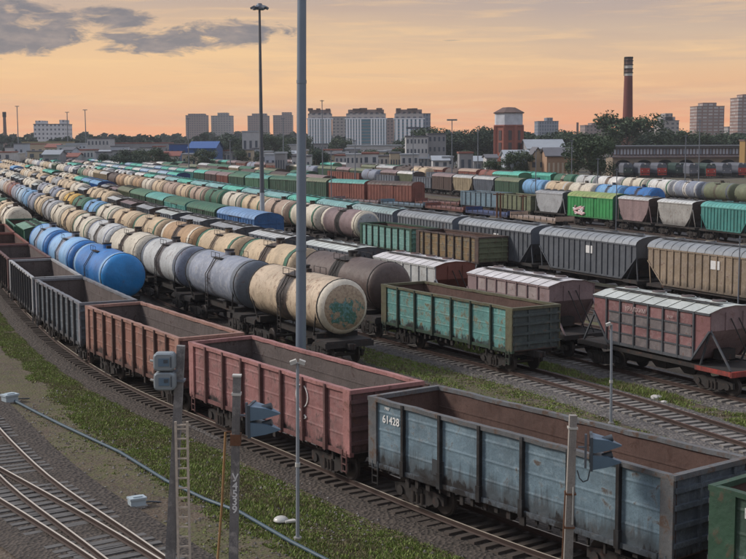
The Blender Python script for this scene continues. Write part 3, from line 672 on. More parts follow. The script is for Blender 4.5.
# row C
gT = gondola(13.92, PEEL, RUST, endm=paint('paint_shaded_end', (.06, .075, .075), wear=.7, pale=(.09, .14, .13)), posts=6, postm=P('darkgreen'), light=paint('paint_olive_rail', (.11, .105, .06), wear=1, rust=(.10, .06, .04)), cornerw=.55)  # end wall's shade is put into a darker colour than the sides
tbr = tank(paint('paint_oil_brown', (.10, .07, .06), wear=.6, rust=(.05, .03, .025), rough=.45, low_dirt_shade=.4), SEAM, None, None, near=True)
CY = 63.8
mixC = [hp('cement', 'slate', ROOFP, 'darkgrey'), tk('ivory'), tk('greyblue', None, 'ivory'), hp('cement', 'darkgrey', ROOFP, 'darkgrey'), hp('cement', 'slate', ROOFP, 'brown'), hp('cement', 'slate', 'palegrey', 'brown')]
run(TC, CY, [(gT, '=peeling teal open gondola with dark ribbed end beside the pink hopper'), (tbr, '=dark brown oily tank car behind the peeling teal gondola'),
    tk('cream', 'brown', 'green'), tk('cream', None, 'green'), tk('tan', 'brown', 'ivory'), tk('cream', None, 'green'), tk('cream', 'tan'), tk('ivory', None, 'green'), tk('lightblue', None, 'green'), tk('green', 'olive', 'darkgreen'), tk('yellow', 'brown'), tk('cream'), tk('greyblue')], 'peeling teal gondola row', 'wagons in the row of the peeling teal gondola', ymax=420, tail=lambda i, rr=random.Random(8): rr.choice(mixC))
# row D
STR1 = paint('paint_pink_stripe', (.25, .125, .125), wear=1, rust=(.13, .10, .10), pale=(.34, .215, .21), dirt_shade_z=1.6); STR2 = paint('paint_grey_stripe', (.18, .155, .155), wear=1, pale=(.25, .23, .23), dirt_shade_z=1.6)
h1 = cement(paint('paint_hopper_maroon', (.22, .10, .10), wear=.8, dirt_shade_z=1.4), ROOFP, P('mauve'), stripes=[STR2, STR1, STR2, STR1], platm=P('red'), ribm=P('darkgrey'))
for q_ in h1['parts']:
    if q_[0] == 'end_platform': q_[1].m = [UND if m_ is P('red') else m_ for m_ in q_[1].m]; break
h2 = cement(P('mauve'), ROOFW, P('mauve'), stripes=[STR2, P('mauve'), paint('paint_pale_mauve', (.33, .27, .26), wear=.5, dirt_shade_z=1.2)], ribm=P('mauve'))
h3 = cement(P('palegrey'), ROOFW, P('rustred'), ribm=P('palegrey'))
DY = 57.5
dr = run(TD, DY, [(h1, '=big hopper car with pink and grey bands, pale roof and red platform'), (h2, '=mauve hopper car with white roof behind the peeling teal gondola'), (h3, '=white-roofed pale hopper car with rust red end behind the brown tank'),
    hp('cement', 'slate', ROOFP, 'darkgrey'), hp('cement', 'slate', 'palegrey', 'darkgrey'), hp('cement', 'darkgrey', 'grey', 'darkgrey'), hp('cement', 'slate', 'grey', 'darkgrey'), hp('cement', 'slate', ROOFP, 'darkgrey'), hp('cement', 'darkgrey', 'grey', 'brown'), hp('cement', 'darkgrey', 'mauve', 'brown')],
    'big banded hopper row', 'wagons in the row of the big banded hopper', ymax=450, kx=1.05, tail=lambda i, rr=random.Random(3): rr.choice([hp('cement', 'slate', 'grey', 'darkgrey'), hp('cement', 'darkgrey', 'palegrey', 'brown'), tk('ivory'), tk('cream', None, 'brown'), tk('cream'), bx('blue', 'lightblue') if i > 18 else tk('grey')]))
WT0 = WTXT; WTXT = simple('worn_pink_lettering', (.42, .32, .31), .8, 0, .7, 9); mark(dr[0], 'УРАЛХИМ', .30, -.9, 3.42, -1.64); mark(dr[0], 'азот', .2, 1.55, 3.4, -1.64); WTXT = WT0
# row D2
D2Y = 129.0
bxb = boxcar(paint('paint_boxcar_blue', (.03, .11, .27), wear=.5, dirt_shade_z=1.4), paint('roof_boxcar_blue', (.17, .30, .50), wear=.3, dirt_shade_z=-5))
run(TD2, D2Y, [(bxb, '=blue boxcar with lighter blue arched roof at the end of its row'), bx('darkgreen', 'green'), bx('teal', 'green'), bx('darkgreen', 'teal'), bx('darkgreen', 'midgreen'), hp('grain', 'olive', 'olive', 'darkgreen'), hp('cement', 'darkgrey', 'mauve', 'brown'), hp('cement', 'brown', 'grey', 'brown'),
    hp('grain', 'blue', 'lightblue', 'navy'), hp('grain', 'teal', 'lightblue', 'navy'), hp('grain', 'teal', 'turquoise', 'green')], 'blue boxcar row', 'wagons in the row of the blue boxcar', ymax=520,
    tail=lambda i, rr=random.Random(4): rr.choice([tk('ivory'), tk('cream'), tk('cream', None, 'green'), hp('grain', 'green', 'turquoise', 'darkgreen'), tk('tan'), hp('cement', 'slate', 'grey', 'brown')]))
# row E
gE1 = gondola(13.92*.86, paint('paint_brown_teal', (.21, .14, .07), wear=1, rust=(.12, .06, .04), pale=(.14, .28, .24), chips=1, dirt_shade_z=1.4), RUST, endm=P('olive'), k=.86, posts=7, postm=P('brown'), cornerw=.6)
gE2 = gondola(13.92*.86, paint('paint_pale_teal', (.16, .33, .29), wear=.8, rust=(.06, .10, .08), pale=(.28, .46, .41), dirt_shade_z=1.4), RUST, k=.86, posts=7, postm=P('darkgreen'))
tE = tank(TP('mauve'), SEAM, P('ivory'), TP('grey'), ring=P('ivory'))
run(TE, 110.4, [(gE1, '=rusty brown gondola with teal remnants, at the end of the patched gondola row'), (gE2, '=pale teal gondola coupled behind the rusty brown and teal gondola'), (tE, '=brown-grey tank car with cream rimmed end behind the pale teal gondola'),
    tk('ivory', 'brown', 'green'), tk('salmon', 'brown', 'ivory'), tk('cream', None, 'green'), tk('ivory', None, 'darkgreen'), tk('green', None, 'olive'), tk('salmon', None, 'green'), tk('cream', 'salmon', 'brown'), tk('salmon', None, 'brown'), tk('cream', None, 'brown'), tk('ivory', None, 'brown'), tk('tan', None, 'brown'), tk('cream', None, 'brown'), tk('tan', None, 'brown'), tk('brown', None, 'brown'),
    hp('grain', 'sand', 'palegrey', 'brown'), hp('grain', 'sand', 'sand', 'brown'), tk('ivory'), tk('salmon'), tk('green', None, 'ivory')], 'patched gondola row', 'wagons in the row of the patched gondolas', ymax=640, tail=lambda i, rr=random.Random(6): rr.choice([tk('ivory'), hp('cement', 'slate', 'grey', 'darkgrey'), bx('darkgreen', 'olive'), tk('palegrey'), tk('greyblue'), tk('cream', None, 'green'), tk('salmon'), tk('white'), tk('ivory', None, 'green')]))
# row F
GRR = paint('roof_grey_arched', (.24, .26, .28), wear=.4, rust=(.38, .40, .41), dirt_shade_z=-5)
DKH = paint('paint_dark_hopper', (.085, .095, .11), wear=.5, rust=(.14, .15, .16), low_dirt_shade=.5)
f0 = grain(paint('paint_rusty_sand', (.30, .23, .16), wear=.9, rust=(.16, .08, .05), pale=(.36, .31, .25), dirt_shade_z=1.9), GRR, P('sand'), sq=True); f1 = grain(DKH, GRR, P('darkgrey'), sq=True); f2 = grain(DKH, GRR, P('slate'), sq=True)
f3 = grain(paint('paint_grey_hopper', (.14, .155, .17), wear=.5, dirt_shade_z=1.7), GRR, P('slate')); f4 = grain(P('slate'), paint('roof_pale_teal', (.28, .38, .38), wear=.4, dirt_shade_z=-5), P('slate'), sq=True)
tq = [hp('grain', 'teal', 'turquoise', 'teal'), hp('grain', 'teal', 'aqua', 'teal'), hp('grain', 'slate', 'aqua', 'teal')]
run(TF, 81.8, [(f0, '=rusty sand-coloured hopper car with grey arched roof at the right edge'), (f1, '=dark grey ribbed hopper car with pale plate next to the rusty sand hopper'), (f2, '=dark grey ribbed hopper car third from the right in its row'), (f3, '=grey ribbed hopper car without plate, fourth from the right in its row'), (f4, '=slate hopper car with pale teal-grey roof before the teal-roofed hoppers'),
    tq[2], tq[0], tq[1], tq[2], tq[0], tq[2], tq[1], tq[0], tq[2], hp('grain', 'sand', 'palegrey', 'brown'), hp('grain', 'green', 'turquoise', 'darkgreen'), hp('grain', 'sand', 'white', 'green')], 'dark ribbed hopper row', 'hopper cars of the ribbed row', ymax=760, tail=lambda i, rr=random.Random(16): rr.choice([tk('ivory'), hp('grain', 'teal', 'turquoise', 'teal'), hp('cement', 'slate', 'grey', 'darkgrey'), tk('palegrey'), bx('brown', 'mauve')]), skipu=800)
# row G
gbx = boxcar(P('brightgreen', wear=.3), paint('roof_yellow_green', (.28, .36, .12), wear=.6, rust=(.25, .12, .10), dirt_shade_z=-5), L=14.6, endm=P('green'))
tealh = hopper(13.2, 11.2, [(0, 3.0), (1.6, 1.35)], paint('paint_sea_teal', (.05, .22, .20), wear=.6), paint('roof_sea_teal', (.10, .36, .33), wear=.4, dirt_shade_z=-5), P('slate'), ribs=13, ribstep=.78, base=4.5)
bel = belly(paint('paint_belly_grey', (.34, .33, .31), wear=.8, dirt_shade_z=2), P('palegrey'), P('brown')); bel2 = belly(P('mauve'), P('palegrey'), P('brown')); bel3 = belly(P('grey'), P('grey'), P('darkgrey'))
rg = run(TG, 131.5, [(proto('belly', 'palegrey', 'lightblue', 'green'), '=pale hopper car with light blue roof at the right edge'), (tealh, '=teal ribbed hopper car with turquoise roof near the right edge'), (bel, '=pale grey round-bellied hopper car beside the teal ribbed hopper'), (bel2, '=mauve round-bellied hopper car coupled to the bright green boxcar'),
    (gbx, '=bright green boxcar with yellowish roof and spray paint on its side'), (bel3, '=grey round-bellied hopper car left of the bright green boxcar'), gd('olive'), gd('steel'), (proto('flat', 'rustred'), 'empty rust red flat wagon'), bx('rustred', 'brown'), (proto('box', 'rustred', 'teal'), 'long rust red boxcar with greenish roof'), bx('darkgreen', 'olive'), bx('darkgreen', 'green'), bx('midgreen', 'teal'), bx('darkgreen', 'midgreen'), bx('rustred', 'mauve'), bx('brown', 'mauve'), bx('darkgreen', 'turquoise')],
    'bright green boxcar row', 'wagons in the row of the bright green boxcar', ymax=800, skipu=800, kx=.86, tail=lambda i, rr=random.Random(26): rr.choice([hp('grain', 'teal', 'turquoise', 'navy'), hp('grain', 'blue', 'paleblue', 'navy'), hp('grain', 'teal', 'palegrey', 'navy')]))
for t_ in rg:
    if 'spray' in t_['label']:
        b = MB(); rr = random.Random(4)
        for k in range(14): b.cyl((rr.uniform(-1.9, 1.9), -1.60, rr.uniform(-.7, .7)), (rr.uniform(-1.9, 1.9), -1.61, rr.uniform(-.7, .7)), .13, simple('spray_pink', (.65, .40, .42), .6) if k % 2 else WTXT, n=6)
        obj('graffiti', b, t_, (-3.0, -.09, 2.1))
# rows H and I
run(TH, 190.5, [tk('blue'), tk('lightblue', None, 'blue'), tk('ivory'), tk('cream', None, 'palegrey'), tk('lightblue'), bx('darkgreen', 'olive'), hp('grain', 'slate', 'palegrey', 'darkgrey'), hp('grain', 'sand', 'palegrey', 'brown'), bx('brown', 'mauve'), gd('slate'), hp('grain', 'olive', 'white', 'brown')], 'right-hand blue tank row', 'tank cars of the far row ending in blue', ymax=520, kx=.82,
    tail=lambda i, rr=random.Random(36): rr.choice([bx('darkgreen', 'olive'), hp('grain', 'sand', 'palegrey', 'brown'), bx('brown', 'mauve'), gd('rustred'), bx('darkgreen', 'midgreen'), hp('grain', 'olive', 'ivory', 'darkgreen')]))
run(TI, 189, [tk('salmon'), tk('olive'), tk('olive', None, 'slate'), tk('greyblue', 'white', 'palegrey'), tk('white', None, 'green'), tk('ivory', None, 'darkgreen'), tk('white', 'salmon'), tk('palegrey', None, 'green'), tk('green', 'ivory'), hp('grain', 'turquoise', 'turquoise', 'green'), hp('grain', 'turquoise', 'turquoise', 'green'), tk('brown'), tk('rustred')], 'roundhouse tank row', 'tank cars in front of the roundhouse', ymax=560, skipu=800, kx=.82,
    tail=lambda i, rr=random.Random(37): rr.choice([tk('brown'), bx('brown', 'mauve'), bx('darkgreen', 'green'), hp('grain', 'mauve', 'palegrey', 'brown'), bx('rustred', 'salmon')]))
# far rows between and beyond
TJ = fx(60.0, 0, 1)
run(TJ, 292, [hp('grain', 'teal', c, 'navy') if k % 3 else hp('grain', 'blue', c, 'navy') for k, c in enumerate(['turquoise', 'paleblue', 'palegrey', 'paleblue', 'white', 'turquoise', 'palegrey', 'paleblue', 'white', 'paleblue', 'palegrey'])], 'far teal-roofed row', 'hopper cars of the far teal-roofed row', ymax=620, tail=lambda i, rr=random.Random(46): rr.choice([tk('ivory'), tk('brown'), bx('brown', 'mauve')]))
FARR = []
for ki, (c, y0, y1, pals) in enumerate(((76, 250, 520, 'g'), (84, 262, 560, 'gr'), (92, 300, 520, 'gm'), (113, 300, 480, 'rt'), (133, 280, 420, 'mt'))):
    T_ = fx(c, 0, 1); FARR.append((T_, y0, y1+60)); rr = random.Random(60+ki)
    ch = {'g': [bx('darkgreen', 'midgreen'), bx('midgreen', 'olive'), bx('darkgreen', 'green'), hp('grain', 'green', 'teal', 'darkgreen'), hp('grain', 'sand', 'white', 'brown')], 'r': [bx('rustred', 'brown'), gd('rustred'), bx('brown', 'mauve')], 'm': [tk('cream'), tk('ivory'), hp('grain', 'olive', 'olive', 'brown'), bx('mauve', 'palegrey')], 't': [tk('brown'), tk('greyblue'), tk('turquoise'), bx('midgreen', 'turquoise'), gd('slate')]}
    pool = sum((ch[q] for q in pals), []); seq = []
    for k in range(40): seq.append(rr.choice(pool)); seq += ([rr.choice([13, 27])] if rr.random() < .16 else [])
    run(T_, y0, seq, ['first', 'second', 'third', 'fourth', 'fifth'][ki]+' background row', 'wagons of the %s background row' % ['first', 'second', 'third', 'fourth', 'fifth'][ki], ymax=y1, maxn=17)
TFG1 = mixT(TF, TG, .33); TFG2 = mixT(TF, TG, .55); TFG3 = mixT(TF, TG, .78)
run(TFG3, 166, [(proto('flat', 'salmon'), '=salmon pink flat wagon beside the olive gondola'), (proto('flat', 'navy'), '=navy blue flat wagon below the steel blue gondola'), (proto('flat', 'rustred'), '=rust red flat wagon next to the navy blue flat wagon'), (proto('flat', 'steel'), '=steel blue flat wagon below the rust red boxcars'), (proto('flat', 'mauve'), '=mauve flat wagon below the dark green boxcar')], '', 'flat wagons below the red boxcars', ymax=300)
print('wagons', len([o for o in bpy.data.objects if o.parent is None and 'category' in o]))
#SETTING
# ------------------------------------------------------------------ ground
ZG = -.34
def ground_mat():
    m_, b = newmat('yard_ground')
    g = nt.nodes.new('ShaderNodeNewGeometry'); pos = g.outputs['Position']
    n1 = NO(pos, .11, 6, .62, .5); n2 = NO(pos, .9, 7, .7); n3 = NO(pos, 9.0, 4, .7); n4 = NO(pos, .35, 5, .6)
    vo = nt.nodes.new('ShaderNodeTexVoronoi'); nt.links.new(pos, vo.inputs['Vector']); vo.inputs['Scale'].default_value = 9.0
    c = MIX(MA('MULTIPLY', MA('SUBTRACT', n2, .25, clamp=True), 2.0, clamp=True), (.045, .031, .020), (.165, .118, .078))
    c = MIX(MA('MULTIPLY', MA('SUBTRACT', n4, .54, clamp=True), 5.0, clamp=True), c, (.15, .115, .09))
    c = MIX(MA('MULTIPLY', MA('SUBTRACT', n3, .48, clamp=True), 3.5, clamp=True), c, (.19, .17, .14))
    n5 = NO(pos, 4.0, 6, .75)
    gm = MA('MULTIPLY', MA('SUBTRACT', MA('ADD', MA('MULTIPLY', n1, .5), MA('MULTIPLY', n5, .5)), .475, clamp=True), 11.0, clamp=True)
    c = MIX(MA('MULTIPLY', gm, .8), c, (.11, .115, .04))
    sp_ = nt.nodes.new('ShaderNodeSeparateXYZ'); nt.links.new(pos, sp_.inputs[0])
    fary = MA('DIVIDE', MA('SUBTRACT', sp_.outputs[1], 250.0), 400.0, clamp=True)
    c = MIX(MA('MULTIPLY', fary, .8), c, (.09, .085, .075))
    nt.links.new(c, b.inputs['Base Color']); b.inputs['Roughness'].default_value = .95
    bp_ = nt.nodes.new('ShaderNodeBump'); bp_.inputs['Strength'].default_value = .8; bp_.inputs['Distance'].default_value = .08
    nt.links.new(MA('ADD', n3, MA('MULTIPLY', vo.outputs[0], .7)), bp_.inputs['Height']); nt.links.new(bp_.outputs[0], b.inputs['Normal'])
    return m_
def ballast_mat(name, dark, light, scale=7.0):
    m_, b = newmat(name); g = nt.nodes.new('ShaderNodeNewGeometry'); pos = g.outputs['Position']
    vo = nt.nodes.new('ShaderNodeTexVoronoi'); nt.links.new(pos, vo.inputs['Vector']); vo.inputs['Scale'].default_value = scale
    n1 = NO(pos, .5, 6, .65); n2 = NO(pos, 14.0, 3, .7)
    sx = nt.nodes.new('ShaderNodeSeparateColor'); nt.links.new(vo.outputs['Color'], sx.inputs[0])
    c = MIX(MA('ADD', MA('MULTIPLY', sx.outputs[0], .65), MA('MULTIPLY', n2, .35)), dark, light)
    c = MIX(MA('MULTIPLY', MA('SUBTRACT', n1, .5, clamp=True), 5.0, clamp=True), c, tuple(x*.55 for x in light))
    nt.links.new(c, b.inputs['Base Color']); b.inputs['Roughness'].default_value = .95
    bp_ = nt.nodes.new('ShaderNodeBump'); bp_.inputs['Strength'].default_value = 1; bp_.inputs['Distance'].default_value = .09
    nt.links.new(vo.outputs[0], bp_.inputs['Height']); nt.links.new(bp_.outputs[0], b.inputs['Normal'])
    return m_
GM = ground_mat(); BM = ballast_mat('ballast_stone', (.045, .04, .038), (.21, .19, .175)); BMD = ballast_mat('oily_ballast', (.03, .025, .02), (.115, .092, .075))
b = MB(); b.add([(-1700, -55, ZG), (1700, -55, ZG), (1700, 3000, ZG), (-1700, 3000, ZG)], [(0, 1, 2, 3)], GM)
tag(obj('ground', b), kind='structure')
RAILR = simple('rusty_rail', (.055, .034, .027), .8, .1); RAILS = simple('rail_running_surface', (.62, .55, .46), .45, .15, .15); RAILB = simple('rail_running_surface_dull', (.15, .075, .06), .6, .2)
SLP = simple('sleeper_concrete', (.23, .21, .19), .9, 0, .5, 2.5); SLD = simple('sleeper_dark_concrete', (.12, .115, .11), .9, 0, .5, 2.5); SLW = simple('sleeper_timber', (.075, .06, .05), .9, 0, .4, 2.0)
ZB = -.25
def polyT(T, y0, y1, step):
    pts = []; y = y0
    while y < y1: pts.append((T(y), y)); y = fwd(T, y, step)
    return pts
def strip(pts, offs, z, mat):
    b = MB(); n = len(pts); vs = []
    for i, (x, y) in enumerate(pts):
        a = pts[max(0, i-1)]; c = pts[min(n-1, i+1)]; dx, dy = c[0]-a[0], c[1]-a[1]; l = hypot(dx, dy) or 1; nx, ny = dy/l, -dx/l
        for o, zz in offs: vs.append((x+nx*o, y+ny*o, z+zz))
    k = len(offs)
    fs = [(i*k+j, i*k+j+1, (i+1)*k+j+1, (i+1)*k+j) for i in range(n-1) for j in range(k-1)]
    return b.add(vs, fs, mat)
tn = [0]
def track(T, y0, y1, ballast=True, shiny=False, slp=True, mat=SLW, bmat=None, seg=2.0):
    tn[0] += 1; dz = .0015*tn[0]
    root = empty('railway_track', (0, 0, 0)); tag(root, kind='structure')
    pts = polyT(T, y0, y1, seg)
    if ballast:
        b = strip(pts, [(-2.3, -.085), (-1.65, 0), (1.65, 0), (2.3, -.085)], ZB+dz, bmat or BM); obj('ballast', b, root)
    for s in (-1, 1):
        o = s*.76
        b = strip(pts, [(o-.065, -.16), (o-.02, -.12), (o-.035, -.03), (o-.035, 0), (o+.035, 0), (o+.035, -.03), (o+.02, -.12), (o+.065, -.16)], 0, RAILR)
        r_ = strip(pts, [(o-.032, .002), (o+.032, .002)], 0, RAILS if shiny else RAILB); b.merge(r_)
        obj('rail', b, root)
    if slp:
        b = MB(); ps = polyT(T, y0, y1, .56); rr = random.Random(tn[0])
        for (x0_, y0_), (x1_, y1_) in zip(ps[:-1], ps[1:]):
            b.box((x0_, y0_, ZB+.005+(noise.noise((x0_*.3, y0_*.3, 5))-.15)*.06+rr.uniform(-.015, .015)), (2.7+rr.uniform(-.06, .06), .25, .14), mat, rz=atan2(y1_-y0_, x1_-x0_)-pi/2+rr.uniform(-.015, .015))
        obj('sleepers', b, root)
    return root
track(TA, 12, 300, mat=SLW, bmat=BMD, shiny=True)
track(TA2, 52, 300, slp=False)
track(TC, 34, 300, mat=SLP); track(TB, 61, 300, slp=False, ballast=True, bmat=BMD)
track(TD, 40, 330, mat=SLP, bmat=BM); track(TD2, 60, 330, slp=False, bmat=BMD); track(mixT(TD2, TE, .5), 60, 330, slp=False, bmat=BMD); track(mixT(TD, TD2, .0) if 0 else TE, 70, 400, slp=False); track(TF, 60, 500, slp=False, bmat=BMD)
for w_ in (.17, .33, .55, .78): track(mixT(TF, TG, w_), 90, 430, slp=False, seg=5)
track(TG, 110, 500, slp=False, seg=5)
for w_ in (.35, .7): track(mixT(TG, TH, w_), 115, 430, slp=False, seg=5)
track(TH, 130, 500, slp=False, seg=5); track(mixT(TH, TI, .5), 140, 450, slp=False, seg=5); track(TI, 150, 500, slp=False, seg=5); track(TJ, 290, 620, slp=False, seg=8)
for T_, a_, b_ in FARR: track(T_, a_, b_, slp=False, seg=8)
# bare tracks in the bottom left corner: rails a+c and b+d
def lerp_track(p, q):
    f1, f2 = knots(p), knots(q); return lambda y: (f1(y)+f2(y))/2
def cen(a, side):
    "centre line 0.76 m beside a measured rail"
    f = knots(a); 
    out_ = []
    for i in range(14):
        y = 20+i*6; s = f(y+.5)-f(y-.5); l = hypot(s, 1); out_.append((f(y)-side*.76/l, y+side*.76*s/l))
    return knots(out_)
T1 = cen([(1.9, 23), (-2.3, 29.7), (-6.0, 35.6), (-8.4, 39.4), (-12.6, 46.1), (-15.7, 52.3), (-21, 63.2), (-35, 97)], 1)
T2 = cen([(2.2, 23), (-2.4, 29.9), (-6.3, 35.6), (-10.5, 41.5), (-13.9, 45.9), (-19.5, 53.2), (-34, 71)], 1)
track(T1, 24, 90, shiny=True, mat=SLD, bmat=BMD); track(T2, 24, 80, shiny=True, mat=SLD, bmat=BMD)

# ------------------------------------------------------------------ grass
def leafmat(name, a, b_, rough=.7, sc=.6):
    m_, bs_ = newmat(name); g = nt.nodes.new('ShaderNodeNewGeometry'); n = NO(g.outputs['Position'], sc, 5, .7)
    rn = g.outputs['Random Per Island']
    c = MIX(MA('ADD', MA('MULTIPLY', n, .5), MA('MULTIPLY', rn, .5)), a, b_)
    nt.links.new(c, bs_.inputs['Base Color']); bs_.inputs['Roughness'].default_value = rough
    return m_
GRS = leafmat('grass_blades', (.075, .13, .02), (.28, .34, .075), .7, .35); GRD = leafmat('dry_grass_blades', (.14, .12, .06), (.24, .21, .11), .8, .5)
def grass(name, zone, dens, label=None, thr=.0, hmax=.28, seed=1):
    rr = random.Random(seed); b = MB(); vs = []; fs = []; ms = []
    for (x, y, side) in zone(rr, dens):
        q = noise.fractal((x*.28, y*.28, seed*3.1), 1, 2, 5)+.55*noise.noise((x*1.7, y*1.7, 2.0))+.35*noise.noise((x*5, y*5, 7.0))
        path = max(0, 1-abs(noise.noise((x*.10+4, y*.10, 1.0))-.02)/.075)          # worn earth where people walk
        pr_ = ((q-thr)*.75+.26)*(.25+.75*side)-.40*path-.25*max(0, noise.noise((x*.16, y*.16, 33.0))+.12)
        if rr.random() > min(.5, pr_): continue
        h0 = hmax*(.3+.75*min(1, max(0, pr_)))*rr.uniform(.5, 1.2)
        dry = rr.random() < .30+.8*max(0, noise.noise((x*.5, y*.5, 9)))
        for k in range(5):
            a = rr.uniform(0, 6.28); r0 = rr.uniform(0, .16); bx_, by = x+cos(a)*r0, y+sin(a)*r0
            h = h0*rr.uniform(.4, 1.1); w_ = rr.uniform(.018, .045); tx, ty = rr.uniform(-.7, .7)*h, rr.uniform(-.7, .7)*h; ca, sa = cos(a)*w_, sin(a)*w_
            i = len(vs); vs += [(bx_-ca, by-sa, ZG), (bx_+ca, by+sa, ZG), (bx_+tx, by+ty, ZG+h)]; fs.append((i, i+1, i+2)); ms.append(GRD if dry else GRS)
    b.v = vs; b.f = fs; b.m = ms; b.s = [False]*len(fs)
    o = obj(name, b); tag(o, kind='stuff'); return o
def between(Ta, oa, Tb, ob, y0, y1):
    def z(rr, n):
        for _ in range(n):
            y = y0+(y1-y0)*rr.random()**1.35; a, c = Ta(y)+oa, Tb(y)+ob
            if c <= a: continue
            t = rr.random(); yield a+(c-a)*t, y, min(1, min(t, 1-t)/.22)
    return z
grass('short_grass', between(T1, 5.0, TA, -2.4, 24, 120), 130000, thr=-.75, hmax=.085, seed=11)
grass('short_grass', between(TA, 2.4, TD, -2.2, 34, 90), 110000, thr=-.75, hmax=.10, seed=12)
grass('grass', between(T1, 4.6, TA, -2.9, 24, 130), 100000, thr=-.25, hmax=.2, seed=1)
grass('grass', between(TA, 2.6, TC, -2.3, 34, 78), 70000, thr=-.38, hmax=.20, seed=2)
grass('grass', between(TC, 2.0, TD, -2.0, 38, 84), 40000, thr=-.4, hmax=.26, seed=3)
grass('grass', between(TA2, 2.2, TB, -2.2, 60, 100), 6000, thr=.1, hmax=.2, seed=5)
grass('grass', between(T1, 2.0, T1, 5.0, 24, 60), 5000, thr=.35, hmax=.12, seed=6)

# loose stones and litter on the near ground
for ki, (x0_, y0_, x1_, y1_, n_) in enumerate(((-16, 34, 2, 62, 2600), (-4, 26, 22, 60, 1400))):
    b = MB(); rr = random.Random(ki+70); ST = ballast_mat('loose_stone', (.08, .07, .065), (.30, .28, .26), 3.0) if ki == 0 else ST
    for k in range(n_):
        x, y = rr.uniform(x0_, x1_), rr.uniform(y0_, y1_); r_ = rr.uniform(.02, .07); vs = [(x+r_*rr.uniform(.6, 1.3)*dx, y+r_*rr.uniform(.6, 1.3)*dy, ZG+r_*(dz_+.6)*rr.uniform(.7, 1.1)) for dx, dy, dz_ in ((1, 0, 0), (0, 1, 0), (-1, 0, 0), (0, -1, 0), (0, 0, 1))]
        b.add(vs, [(0, 1, 4), (1, 2, 4), (2, 3, 4), (3, 0, 4)], ST)
    tag(obj('loose_stones', b), kind='stuff')

# ------------------------------------------------------------------ posts, lamps and boxes near the camera
def lean(o, dx, dy=0.0): o.rotation_euler = (dy, dx, o.rotation_euler[2])
def post_at(ut, vt, ub, vb, y):
    a, c = at(ut, vt, y), at(ub, vb, y); k = (a.x-c.x)/(a.z-c.z); return c.x-k*(c.z-ZG), a.z, math.atan(k)
def conc_post(x, y, h, w_=.25, lx=0.0, label='', mat=None):
    t = empty('concrete_post', (x, y, ZG)); tag(t, label, 'post', 'concrete loudspeaker posts')
    b = MB(); wt = w_*.8; h += -ZG
    b.add([(sx*w_/2, sy*w_/2, 0) for sx, sy in ((-1, -1), (1, -1), (1, 1), (-1, 1))]+[(sx*wt/2, sy*wt/2, h) for sx, sy in ((-1, -1), (1, -1), (1, 1), (-1, 1))],
        [(0, 4, 5, 1)[::-1], (1, 5, 6, 2)[::-1], (2, 6, 7, 3)[::-1], (3, 7, 4, 0)[::-1], (4, 5, 6, 7)], mat or CONC)
    obj('shaft', b, t)
    return t
def clamp(t, z, w_, mat, h=.06, name='clamp'):
    b = MB(); b.box((0, 0, 0), (w_, w_, h), mat); return obj(name, b, t, (0, 0, z))
GB = simple('loudspeaker_grey_blue', (.25, .29, .315), .5, .2); GBD = simple('loudspeaker_dark', (.06, .075, .09), .6)
GBP = simple('loudspeaker_blue', (.12, .19, .26), .45, .2)
# post with two square loudspeakers and a ladder
base1 = at(169.5, 571, 35.8)
x_, h_, l1 = post_at(181, 345, 171, 545, 35.4); p1 = conc_post(x_, 35.4, h_, .27, mat=paint('concrete_dark', (.17, .165, .165), wear=.8, rust=(.30, .29, .28), chips=1.3, dirt_shade_z=-5, rough=.9), label='left concrete post with two grey loudspeaker boxes and a ladder'); lean(p1, l1)
clamp(p1, 5.6, .33, GALVD)
q_ = at(168.5, 361, 35.1); sp1 = empty('loudspeaker', (q_.x, 35.1, q_.z)); tag(sp1, 'pair of square grey loudspeaker boxes on the left concrete post', 'loudspeaker')
for k, z in enumerate((.0, -.55)):
    b = MB(); n_ = 6; vs = []
    for (yy, s_, r_) in ((-.22, .255, .09), (-.18, .30, .11), (.14, .30, .11), (.2, .22, .1)):
        ring = []
        for cx_, cz_, a0 in ((1, 1, 0), (-1, 1, 90), (-1, -1, 180), (1, -1, 270)):
            for j in range(4):
                a = radians(a0+j*30); ring.append((cx_*(s_-r_)+r_*cos(a), yy, (cz_*(s_*.85-r_)+r_*sin(a))))
        vs += ring
    fs = [(i*16+j, i*16+(j+1) % 16, (i+1)*16+(j+1) % 16, (i+1)*16+j) for i in range(3) for j in range(16)]+[tuple(range(15, -1, -1)), tuple(range(48, 64))]
    b.add(vs, fs, GB); 
    bx1 = obj('speaker_box', b, sp1, (-.10, 0, z))
    g_ = MB(); g_.box((.0, -.235, .0), (.30, .02, .22), GBP); g_.box((.06, -.25, .03), (.12, .02, .1), GBD, rz=.1); g_.box((.2, -.225, 0), (.03, .02, .3), GBD); obj('grille', g_, bx1)
    l_ = MB(); l_.cyl((-.33, 0, 0), (-.42, 0, .02), .035, LAMPG, n=8); obj('knob', l_, bx1)
b = MB(); b.box((.0, .05, -.28), (.5, .06, .06), GALVD); b.box((-.1, .0, -.28), (.06, .1, .9), GALVD); obj('bracket', b, sp1)
RST = simple('rusty_steel', (.16, .075, .04), .85, .1, .4, 8); LADM = simple('ladder_grey_rust', (.52, .45, .37), .75, .1, .5, 6)
q_ = at(183, 500, 35.1); ld = empty('ladder', (q_.x, 35.1, ZG)); tag(ld, 'thin steel ladder standing against the left concrete post', 'ladder')
b = MB()
for s in (-.165, .165): b.bar((s, 0, 0), (s, 0, 4.45), .065, LADM)
obj('rails', b, ld); b = MB()
for i in range(15): b.bar((-.165, 0, .25+i*.285), (.165, 0, .25+i*.285), .04, LADM)
b.bar((-.13, 0, 4.35), (.13, 0, 4.35), .045, LADM)
obj('rungs', b, ld)
